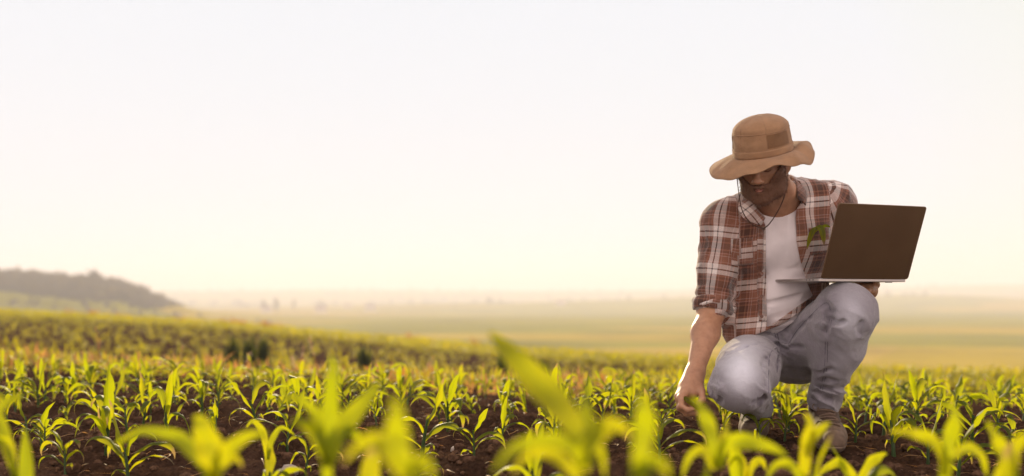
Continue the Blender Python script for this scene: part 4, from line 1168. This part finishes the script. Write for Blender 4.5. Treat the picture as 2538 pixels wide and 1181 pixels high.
cV, cF = cuff(elR + (wrR - elR) * .25, wrR - elR, .055, .018)
part('cuff', (cV, cF), M['plaid'], sh_o, {'pu': cV[:, 0], 'pv': cV[:, 2]})
# collar: fold of cloth round the neck with two points
def strip(inner, outer, nseg=8, mid=.5, bulge=.006, thick=.0016):
    a = np.array(catmull(inner, nseg)); b = np.array(catmull(outer, nseg)); n = len(a); V = []
    for s in np.linspace(0, 1, 7):
        c_ = a * (1 - s) + b * s
        nrm = np.array([0, -1, .3]) / 1.04
        V.append(c_ + nrm * bulge * math.sin(math.pi * s))
    V1 = np.stack(V, 1).reshape(-1, 3)
    return V1, grid_F(n, 7)
I_ = [Q(1897, 541, 3.292), Q(1874, 515, 3.31), Q(1857, 488, 3.36), Q(1858, 462, 3.43), Q(1890, 446, 3.49), Q(1930, 438, 3.50), Q(1958, 434, 3.46), Q(1970, 445, 3.40), Q(1975, 470, 3.345), Q(1978, 496, 3.31)]
O_ = [Q(1886, 560, 3.285), Q(1843, 541, 3.302), Q(1829, 510, 3.36), Q(1838, 485, 3.45), Q(1885, 476, 3.54), Q(1940, 466, 3.55), Q(1978, 452, 3.50), Q(1993, 462, 3.41), Q(2000, 482, 3.34), Q(1997, 510, 3.295)]
V, F = strip(I_, O_)
co = part('collar', (V, F), M['plaid'], sh_o, {'pu': V[:, 0] * .8 + V[:, 2] * .6, 'pv': V[:, 2] * .8 - V[:, 0] * .6})
sm = co.modifiers.new('thick', 'SOLIDIFY'); sm.thickness = .0035; sm.offset = 0
# placket band and buttons
pl = surf_pts(shirt, [(1893, 562), (1892, 640), (1893, 720), (1896, 798)], .001)
pr_ = surf_pts(shirt, [(1877, 562), (1876, 640), (1877, 720), (1881, 798)], .001)
k_ = min(len(pl), len(pr_)); V = np.stack([pr_[:k_], (pr_[:k_] + pl[:k_]) / 2 + [0, -.002, 0], pl[:k_]], 1).reshape(-1, 3)
pk = part('placket', (V, grid_F(k_, 3)), M['plaid'], sh_o, {'pu': V[:, 0], 'pv': V[:, 2]})
sm = pk.modifiers.new('thick', 'SOLIDIFY'); sm.thickness = .003; sm.offset = 0
for py in (578, 625, 679, 735, 785):
    q = front(shirt, 1888, py, 2.9, 3.8, .005)
    if q is None: continue
    a = np.linspace(0, 6.283, 16, endpoint=False)
    V = [A3(q) + [math.cos(t) * rr, yy, math.sin(t) * rr] for rr, yy in ((.0001, 0), (.0035, .0), (.0042, -.0012), (.0056, -.0010), (.0058, .002)) for t in a]
    part('button', (np.array(V), grid_F(5, 16, 0, True)), M['button'], sh_o)
# chest pocket flap with its edge (viewer's right)
def patch(sol, quad, nx, ny, off, thick=.003, wav=0):
    V = []
    for j in range(ny):
        for i in range(nx):
            s, t = i / (nx - 1), j / (ny - 1)
            a = np.array(quad[0]) * (1 - s) + np.array(quad[1]) * s; b = np.array(quad[3]) * (1 - s) + np.array(quad[2]) * s
            p_ = a * (1 - t) + b * t; q = front(sol, p_[0], p_[1], 2.9, 3.9, off)
            V.append(A3(q) if q is not None else (V[-1] if V else A3(at(p_[0], p_[1], 3.35))))
    return np.array(V), grid_F(ny, nx)
V, F = patch(shirt, [(2002, 566), (2056, 562), (2058, 622), (2008, 634)], 12, 12, .003)
pu_, pv_ = plaid_uv(V)
pc = part('chest_pocket', (V, F), M['plaid'], sh_o, {'pu': pu_ + .03, 'pv': pv_ + .02}); sm = pc.modifiers.new('thick', 'SOLIDIFY'); sm.thickness = .003; sm.offset = 0
V, F = patch(shirt, [(1812, 592), (1866, 590), (1866, 655), (1814, 660)], 12, 12, .003)
pu_, pv_ = plaid_uv(V)
pc = part('chest_pocket', (V, F), M['plaid'], sh_o, {'pu': pu_ + .03, 'pv': pv_ + .02}); sm = pc.modifiers.new('thick', 'SOLIDIFY'); sm.thickness = .003; sm.offset = 0

# jeans
jn = Solid()
hipL, kneeL = Q(1880, 868, 3.56), Q(1831, 951, 3.14)
hipR, kneeR = Q(1988, 880, 3.57), Q(2096, 771, 3.23)
jn.u(f_ell(at(1936, 862, 3.60), (.155, .12, .112)), .03).u(f_ell(at(1925, 810, 3.56), (.150, .118, .06)), .05).u(f_ell(at(1925, 850, 3.50), (.115, .105, .068)), .04)
jn.u(f_cone(hipL, hipL + (kneeL - hipL) * .55, .098, .096), .03).u(f_cone(hipL + (kneeL - hipL) * .55, kneeL, .095, .086), .04)
jn.u(f_ell(at(1836, 962, 3.13), (.084, .070, .072)), .03)
anL = Q(1880, 1012, 3.58)
jn.u(f_cone(kneeL + [0.012, .05, -.012], kneeL * .5 + anL * .5, .070, .060), .02).u(f_cone(kneeL * .5 + anL * .5, anL, .060, .050), .02)
jn.u(f_cone(hipR, hipR + (kneeR - hipR) * .5, .104, .100), .05).u(f_cone(hipR + (kneeR - hipR) * .5, kneeR, .098, .086), .05)
calf, anR = Q(2077, 868, 3.31), Q(2042, 984, 3.385)
jn.u(f_cone(kneeR + [.004, 0, -.01], calf, .086, .075), .05).u(f_cone(calf, anR, .074, .051), .03)
hemR = Q(2040, 1006, 3.39); hemdir = (hemR - calf) / ln(hemR - calf)
jn.u(f_cone(anR, hemR + hemdir * .03, .049, .052), .02)
hemL = anL; hdL = (anL - kneeL) / ln(anL - kneeL)
def jn_post(P, D):
    px = P[..., 0] / P[..., 1] * FP + 1269; py = HOR - (P[..., 2] - CAMZ) / P[..., 1] * FP
    onshin = sstep(2000, 2030, px)
    low = sstep(930, 975, py) * onshin
    knee_in = np.exp(-(((px - 2045) / 35) ** 2 + ((py - 800) / 50) ** 2))
    kneeL_ = np.exp(-(((px - 1890) / 34) ** 2 + ((py - 985) / 26) ** 2)) + np.exp(-(((px - 1770) / 26) ** 2 + ((py - 965) / 26) ** 2))
    cr = np.exp(-(((px - 1925) / 45) ** 2 + ((py - 860) / 50) ** 2))
    q = np.stack([P[..., 0] + .3 * P[..., 2], P[..., 1], P[..., 2] * 1.0 + .45 * P[..., 0]], -1)
    D = D - folds(q, 9, .006, 51) - folds(q, 13, .018, 53, (.7, .7, 2.4)) * (low + knee_in * .9 + cr * .6) - folds(q, 15, .015, 55, (1.6, 1, 1)) * kneeL_
    t = (P - hemR) @ hemdir
    near = ln(P - hemR) < .13
    D = np.where(near, np.maximum(D, t + .004 * np.sin(P[..., 0] * 90)), D)
    t2 = (P - hemL) @ hdL; near2 = ln(P - hemL) < .12
    D = np.where(near2, np.maximum(D, t2), D)
    # soft cut between thigh and seat
    return D
for pts_, r_c, kk in (([(2036, 750), (2054, 766), (2058, 795), (2047, 822)], .006, .020), ([(2056, 792), (2076, 802), (2090, 798)], .005, .014), ([(2052, 775), (2072, 770)], .004, .012),
                 ([(1926, 826), (1934, 850), (1930, 880), (1924, 915)], .007, .018), ([(1944, 856), (1975, 818), (2012, 786)], .005, .014), ([(1938, 870), (1965, 860), (1990, 862)], .004, .012),
                 ([(2016, 972), (2038, 966), (2062, 972)], .005, .014), ([(2016, 990), (2040, 997), (2060, 988)], .004, .012), ([(2028, 950), (2050, 941), (2072, 946)], .004, .014), ([(2030, 925), (2060, 915)], .004, .012),
                 ([(1888, 962), (1894, 982), (1882, 1002)], .005, .014), ([(1782, 975), (1788, 990), (1782, 1000)], .003, .012), ([(1902, 935), (1894, 960)], .005, .012), ([(1880, 985), (1862, 1000)], .004, .010),
                 ([(1800, 882), (1840, 864), (1890, 852)], .004, .012), ([(1905, 880), (1890, 905), (1898, 930)], .004, .012), ([(2136, 795), (2128, 812), (2132, 832)], .002, .014)):
    cp = surf_pts(jn, pts_, 0.0)
    for i_ in range(len(cp) - 1): jn.sub(f_cone(cp[i_], cp[i_ + 1], r_c, r_c), kk)
jn.post = [jn_post]
jv, jf = jn.mesh('jeans', 0.0042)
def segdist(V, a, b): return seg_t(V, a, b)[1]
jpx = jv[:, 0] / jv[:, 1] * FP + 1269; jpy = HOR - (jv[:, 2] - CAMZ) / jv[:, 1] * FP
wear = 1.1 * np.exp(-(((jpx - 1838) / 42) ** 2 + ((jpy - 925) / 50) ** 2)) + .62 * np.exp(-(((jpx - 2110) / 34) ** 2 + ((jpy - 800) / 75) ** 2)) + .25 * np.exp(-(((jpx - 2075) / 30) ** 2 + ((jpy - 910) / 50) ** 2)) + .35 * np.exp(-(((jpx - 1850) / 50) ** 2 + ((jpy - 860) / 30) ** 2))
wear *= (jv[:, 1] < 3.5)
jo = part('jeans', (jv, jf), M['denim'], attrs={'wear': wear})
def seam(pts, r=.0011, dbl=0, mat='seam_thread'):
    P = surf_pts(jn, pts, .0014)
    if len(P) > 3:
        P[1:-1] = (P[:-2] + P[1:-1] * 2 + P[2:]) / 4
        part('seam', tube_geo(P, r, 5), M[mat], jo)
for s in ([(2062, 792), (2052, 840), (2051, 890), (2046, 935), (2036, 975)], [(2056, 792), (2046, 840), (2045, 890), (2040, 935), (2030, 975)],
          [(1910, 806), (1921, 830), (1927, 860), (1928, 900), (1924, 935)], [(1916, 803), (1927, 830), (1932, 858)],
          [(1948, 864), (1975, 820), (2010, 782), (2038, 756), (2052, 752), (2058, 770)],
          [(1927, 862), (1912, 872), (1906, 895), (1905, 940), (1905, 975)]):
    seam(s)
# hem band
def ringtube(c, ax, rads, r=.003, mat=None, name='hem', parent=None):
    ax = ax / ln(ax); e = np.cross(ax, [0, 1, .1]); e /= ln(e); f = np.cross(ax, e)
    P = [c + e * math.cos(b) * rads[0] + f * math.sin(b) * rads[1] + ax * .004 * math.sin(3 * b) for b in np.linspace(0, 6.2832, 41)]
    return tube_geo(P, r, 6)
part('hem', ringtube(hemR - hemdir * .002, hemdir, (.0505, .0505), .0035), M['denim'], jo)
part('hem', ringtube(hemR - hemdir * .020, hemdir, (.0515, .0515), .0013), M['seam_thread'], jo)

# boots
def boot(heel, ball, toe, ankle, gz, name_lab, wd=.044, raised=False):
    B = Solid(); heel, ball, toe, ankle = map(A3, (heel, ball, toe, ankle))
    B.u(f_cone(ankle, ankle * .35 + heel * .65, .047, .044), .02).u(f_cone(heel, ball, .040, wd), .03).u(f_cone(ball, toe, wd, .036), .03)
    B.u(f_cone(ankle * .6 + ball * .4, ball, .038, .036), .03)
    fw = toe - heel; fw[2] = 0; fw /= ln(fw)
    if not raised: B.post = [lambda P, D: np.maximum(D, gz + .012 - P[..., 2])]
    up = Solid(); up.ops = list(B.ops); up.post = list(B.post)
    g = up.mesh('b', .0035)
    root = part('boot', g, M['boot'])
    # sole: lower slab slightly wider
    so_ = Solid(); so_.ops = [(t, (lambda P, f=p[0]: f(P) - .0035, p[1] - .004, p[2] + .004), k) for t, p, k in B.ops[1:3]]
    if not raised: so_.post = [lambda P, D: np.maximum(np.maximum(D, P[..., 2] - gz - .024 + 0 * D), gz - .004 - P[..., 2])]
    else:
        nrm = np.cross(ball - heel, np.cross([0, 0, 1.], ball - heel)); nrm /= ln(nrm)
        if nrm[2] < 0: nrm = -nrm
        so_.post = [lambda P, D: np.maximum(D, ((P - ball) @ nrm) + .026)]
    part('sole', so_.mesh('s', .0035), M['sole'], root)
    # dark shaft and tongue
    tg = Solid(); tg.ops = [(t, (lambda P, f=p[0]: f(P) - .0025, p[1] - .003, p[2] + .003), k) for t, p, k in B.ops]
    cen = ankle * .5 + ball * .5
    def tp(P, D):
        s = (P - ankle) @ fw; u_ = (ball - ankle) @ fw
        side = np.abs((P - ankle) @ np.cross(fw, [0, 0, 1.]))
        reg = np.maximum(np.maximum(side - .040, s - u_ * .92), -(s + .03))
        shaft = -(P[..., 2] - (ankle[2] - .035))
        return np.maximum(D, np.minimum(reg, shaft))
    tg.post = [tp]
    part('tongue', tg.mesh('t', .0035), M['boot_dark'], root)
    # laces
    L = []
    side = np.cross(fw, [0, 0, 1.])
    full = Solid(); full.ops = tg.ops
    top, bot = ankle + fw * .042 + [0, 0, -.002], ball + fw * -.010
    for i in range(6):
        t = i / 5; c_ = top * (1 - t) + bot * t; P = []
        for s in np.linspace(-1, 1, 9):
            p0 = c_ + side * s * .026 + (top - bot) * .045 * s * (1 if i % 2 else -1)
            # push to the surface
            out = fw * .7 + np.array([0, 0, .7]); q = p0 + out * .08
            ts = np.linspace(0, .16, 60); D = full.ev(q[None] - out[None] * ts[:, None]); j = np.argmax(D < 0.001)
            P.append(q - out * (ts[j] - .003))
        L.append(tube_geo(P, .0032, 6))
    # bow
    b0 = L[0][0].mean(0)
    for s, l in ((1, .030), (-1, .022)):
        P = [b0 + side * s * l * x - np.array([0, 0, 1]) * y for x, y in ((0, 0), (.6, -.012), (1.3, -.004), (1.2, .012), (.6, .010), (0, 0))]
        L.append(tube_geo(catmull(P, 5), .0016, 5))
    part('laces', join_geo(L), M['lace'], root)
    return root
g0 = 0.0
boot(at(2046, 1052, 3.43) , at(2058, 1083, 3.285), at(2068, 1094, 3.215), at(2040, 1012, 3.40), 0.0, '', .046)
boot(Q(1884, 1004, 3.68), Q(1868, 1060, 3.54), Q(1862, 1066, 3.475), Q(1876, 1012, 3.60), 0.0, '', .044, True)

# hat
NP = 120
RHAT = np.array(Euler((R(19), 0, R(-30)), 'XYZ').to_matrix())
def hp(x, y, z): return HC + RHAT @ np.array([x, y - .004, z + .002])
HN = 34
def crown_pt(phi, s):
    """s 0 at the brim, 1 at the top"""
    rx, ry = .0925, .106
    if s < .62:
        t = s / .62; z = .022 + t * .078; r = 1.0 + .015 * math.sin(t * 3.1) - .060 * t
        if t < .06: r -= .01
    else:
        t = (s - .62) / .38; a = t * math.pi / 2; z = .100 + math.sin(a) * .044; r = .940 * math.cos(a) ** .95 if t < 1 else 0
        z += .004 * math.exp(-((t - .08) / .05) ** 2)
    r += (float(vn2(np.array(math.cos(phi) * 2.2 + 5), np.array(math.sin(phi) * 2.2 + s * 6), 3)) - .5) * .045 * (1 if r > .2 else r * 5)
    return hp(math.cos(phi) * rx * r, .012 - math.sin(phi) * ry * r, z)
def brim_pt(phi, s):
    # phi measured from viewer's right through the front
    dg = math.degrees(phi) % 360
    xs = [0, 30, 60, 90, 120, 150, 180, 220, 270, 310, 335, 360]
    zs = [-.034, -.020, -.004, -.022, -.038, -.036, -.022, -.010, .000, .012, -.008, -.034]
    ws = [.060, .060, .062, .067, .071, .077, .083, .078, .078, .074, .066, .060]
    xe = np.array(xs); c0 = (1 - math.cos(math.pi * ((np.interp(dg, xs, range(len(xs)))) % 1))) / 2; i = int(np.interp(dg, xs, range(len(xs)))) % (len(xs) - 1)
    ze = zs[i] * (1 - c0) + zs[i + 1] * c0; wdt = ws[i] * (1 - c0) + ws[i + 1] * c0
    hump = .012 * math.exp(-((dg - 20) / 30) ** 2) + .018 * math.exp(-((dg - 335) / 28) ** 2)
    rx, ry = .0925 + wdt * s, .106 + wdt * s
    z = .022 - .010 * s + ze * max(s, 0) ** 1.4 + hump * math.sin(math.pi * s)
    z += .0016 * math.sin(phi * 11 + s * 3) * s
    return hp(math.cos(phi) * rx, .012 - math.sin(phi) * ry, z)
phis = np.linspace(0, 2 * math.pi, NP, endpoint=False)
cr = [crown_pt(p_, s) for s in np.linspace(0, .995, HN) for p_ in phis]
topv = len(cr); V = np.array(cr); F = grid_F(HN, NP, 0, True)
hat = part('hat', (V, F), M['hat_cloth'])
sm = hat.modifiers.new('thick', 'SOLIDIFY'); sm.thickness = .0025; sm.offset = 0
V = np.array([brim_pt(p_, s) for s in np.linspace(-.05, 1, 16) for p_ in phis]); F = grid_F(16, NP, 0, True)
br = part('brim', (V, F), M['hat_cloth'], hat); sm = br.modifiers.new('thick', 'SOLIDIFY'); sm.thickness = .003; sm.offset = 0
part('brim_edge', tube_geo([brim_pt(p_, 1.0) for p_ in np.append(phis, phis[0])], .0022, 6), M['hat_cloth'], hat)
bandV = np.array([(crown_pt(p_, s) - hp(0, .012, .05)) * 1.022 + hp(0, .012, .05) for s in np.linspace(.01, .19, 5) for p_ in phis])
bd = part('hat_band', (bandV, grid_F(5, NP, 0, True)), M['hat_cloth'], hat); sm = bd.modifiers.new('thick', 'SOLIDIFY'); sm.thickness = .0025; sm.offset = 0
for a0, a1 in ((12, 62), (150, 200)):
    pp = [math.radians(a) for a in np.linspace(a0, a1, 20)]
    vV = np.array([(crown_pt(p_, s) - hp(0, .012, .07)) * 1.03 + hp(0, .012, .07) for s in np.linspace(.24, .56, 9) for p_ in pp])
    part('vent_panel', (vV, grid_F(9, 20)), M['hat_mesh'], hat)
for a in (62, 118, 242, 298):
    p_ = math.radians(a)
    part('hat_seam', tube_geo([(crown_pt(p_, s) - hp(0, .012, .07)) * 1.012 + hp(0, .012, .07) for s in np.linspace(.2, .97, 16)], .0012, 5), M['hat_cloth'], hat)
part('hat_seam', tube_geo([(crown_pt(p_, .60) - hp(0, .012, .07)) * 1.012 + hp(0, .012, .07) for p_ in np.append(phis, phis[0])], .0016, 5), M['hat_cloth'], hat)
c1 = catmull([Q(1826, 436, 3.16), Q(1830, 470, 3.17), Q(1836, 510, 3.22), Q(1846, 535, 3.26), Q(1866, 558, 3.275), Q(1893, 567, 3.285)], 6)
c2 = catmull([Q(1948, 408, 3.22), Q(1950, 440, 3.22), Q(1946, 480, 3.23), Q(1930, 520, 3.25), Q(1908, 554, 3.27), Q(1893, 567, 3.285)], 6)
part('chin_cord', join_geo([tube_geo(c1, .0016, 6), tube_geo(c2, .0021, 6), sphere_geo(Q(1893, 568, 3.283), .005, 8)]), M['cord'], hat)

# ------------------------------------------------------------------ laptop
th_ = R(22); w_, d_, hh_ = .352, .262, .246
hx = np.array([math.cos(th_), math.sin(th_), 0]); bx_ = np.array([-math.sin(th_), math.cos(th_), 0])
O = A3(at(2033, 698, 3.145))      # lower hinge corner on the viewer's left
lap = empty('laptop', tuple(O)); tag(lap, 'open dark grey laptop seen from behind, balanced on the raised knee', 'laptop')
tilt = R(19.6); up_ = np.array([0, 0, 1.]) * math.cos(tilt) - bx_ * math.sin(tilt)
def rslab(o_, ux, uy, un, W_, H_, T_, r=.009, n=6, bev=.0012):
    """slab with rounded corners: o_ corner, ux/uy directions, un thickness direction"""
    pts_ = []
    for cx, cy, a0 in ((W_ - r, H_ - r, 0), (r, H_ - r, 90), (r, r, 180), (W_ - r, r, 270)):
        for i in range(n + 1):
            a = math.radians(a0 + 90 * i / n); pts_.append((cx, cy, math.cos(a), math.sin(a)))
    V, k = [], len(pts_)
    for t, sh in ((0, -bev), (bev, 0), (T_ - bev, 0), (T_, -bev)):
        for cx, cy, ca, sa in pts_:
            V.append(o_ + ux * (cx + ca * (r + sh)) + uy * (cy + sa * (r + sh)) + un * t)
    bm = bmesh.new(); vs = [bm.verts.new(v - O) for v in V]
    for i in range(3):
        for j in range(k): bm.faces.new([vs[i * k + j], vs[i * k + (j + 1) % k], vs[(i + 1) * k + (j + 1) % k], vs[(i + 1) * k + j]])
    bm.faces.new(vs[:k][::-1]); bm.faces.new(vs[3 * k:]); bmesh.ops.recalc_face_normals(bm, faces=bm.faces)
    me = bpy.data.meshes.new('slab'); bm.to_mesh(me); bm.free(); return me
M['alu'] = simple_mat('dark_aluminium', (0.155, 0.092, 0.050), 0.42, 5, 0.10, 0.03, 0.0005, Metallic=0.75)
M['alu_side'] = simple_mat('light_aluminium', (0.42, 0.38, 0.36), 0.35, 900, 0.06, 0.03, 0.0005, Metallic=0.8)
M['black'] = simple_mat('black_plastic', (0.012, 0.012, 0.012), 0.5, 200, 0.2, 0.1, 0.0005)
M['glassy'] = simple_mat('screen_glass', (0.015, 0.015, 0.018), 0.08, 200, 0.1, 0.0, 0.0005)
zb = np.array([0, 0, 1.])
base = link('base', rslab(O + bx_ * .002, hx, bx_, zb, w_, d_, .0095), M['alu_side'], lap)
lidn = np.cross(hx, up_); lidn = lidn if lidn @ bx_ < 0 else -lidn
lid = link('lid', rslab(O + zb * .010 + lidn * .000, hx, up_, lidn, w_, hh_, .0055), M['alu'], lap)
link('screen', rslab(O + zb * .010 - lidn * .0010 + hx * .004 + up_ * .010, hx, up_, lidn, w_ - .008, hh_ - .014, .0009, .006, 5, .0002), M['glassy'], lid)
link('keyboard', rslab(O + bx_ * .035 + hx * .03 + zb * .0096, hx, bx_, zb, w_ - .06, .11, .0012, .003, 4, .0003), M['black'], base)
link('hinge', rslab(O + zb * .0085 + hx * .03 + bx_ * -.003, hx, bx_, zb, w_ - .06, .010, .005, .002, 3, .0005), M['black'], lap)
for i, t in enumerate((.030, .047, .064)):
    link('port', rslab(O + bx_ * t + zb * .0035 + hx * -.0006, bx_, zb, hx, .009 if i < 2 else .005, .0036, .001, .0016, 4, .0002), M['black'], base)
for a_, b_ in ((.03, .03), (w_ - .05, .03), (.03, d_ - .05), (w_ - .05, d_ - .05)):
    link('foot', rslab(O + hx * a_ + bx_ * b_ - zb * .002, hx, bx_, zb, .022, .022, .0021, .010, 5, .0003), M['black'], base)

# leaf sprig in the chest pocket, and the blade between the fingers
def leaf_obj(name, pts3, W, lab, cat, twist=.3):
    P = np.array(catmull(pts3, 6)); n = len(P); T = np.gradient(P, axis=0); T /= ln(T)[:, None]
    sd_ = np.cross(T, [0.2, -1, 0.1]); sd_ /= ln(sd_)[:, None]; V, UV = [], []
    for i in range(n):
        s = i / (n - 1); w2 = W * .5 * math.sin(math.pi * min(1, .12 + s * .88)) ** .7 + .0004
        for c_ in (-1, -.5, 0, .5, 1):
            V.append(P[i] + sd_[i] * w2 * c_ + np.array([0, -1, 0]) * abs(c_) * w2 * -.35); UV.append(((c_ + 1) / 2, s))
    V = np.array(V); F = grid_F(n, 5); UV = np.array(UV); base_ = P[0]
    o_ = link(name, np_mesh(name, V - base_, F, uv=UV[F.ravel()]), M['leaf']); o_.location = base_
    return o_
sprig = empty('corn_sprig', at(2034, 568, 3.31)); tag(sprig, 'two green corn leaves sticking out of the plaid shirt pocket', 'leaf')
for pts3, W in (([Q(2030, 566, 3.31), Q(2017, 572, 3.29), Q(2008, 590, 3.285), Q(2000, 620, 3.285)], .018), ([Q(2026, 560, 3.30), Q(2036, 566, 3.285), Q(2041, 585, 3.28), Q(2043, 608, 3.28)], .022), ([Q(2036, 564, 3.31), Q(2048, 560, 3.30), Q(2058, 564, 3.29)], .010)):
    o_ = leaf_obj('leaf', pts3, W, '', ''); o_.parent = sprig; o_.location = o_.location - sprig.location
ho = leaf_obj('corn_leaf', [Q(1695, 985, 3.112), Q(1708, 994, 3.10), Q(1724, 1004, 3.096), Q(1735, 1018, 3.09), Q(1733, 1042, 3.07)], .020, '', '')
tag(ho, 'green corn leaf pinched between the fingers of the reaching hand', 'leaf')
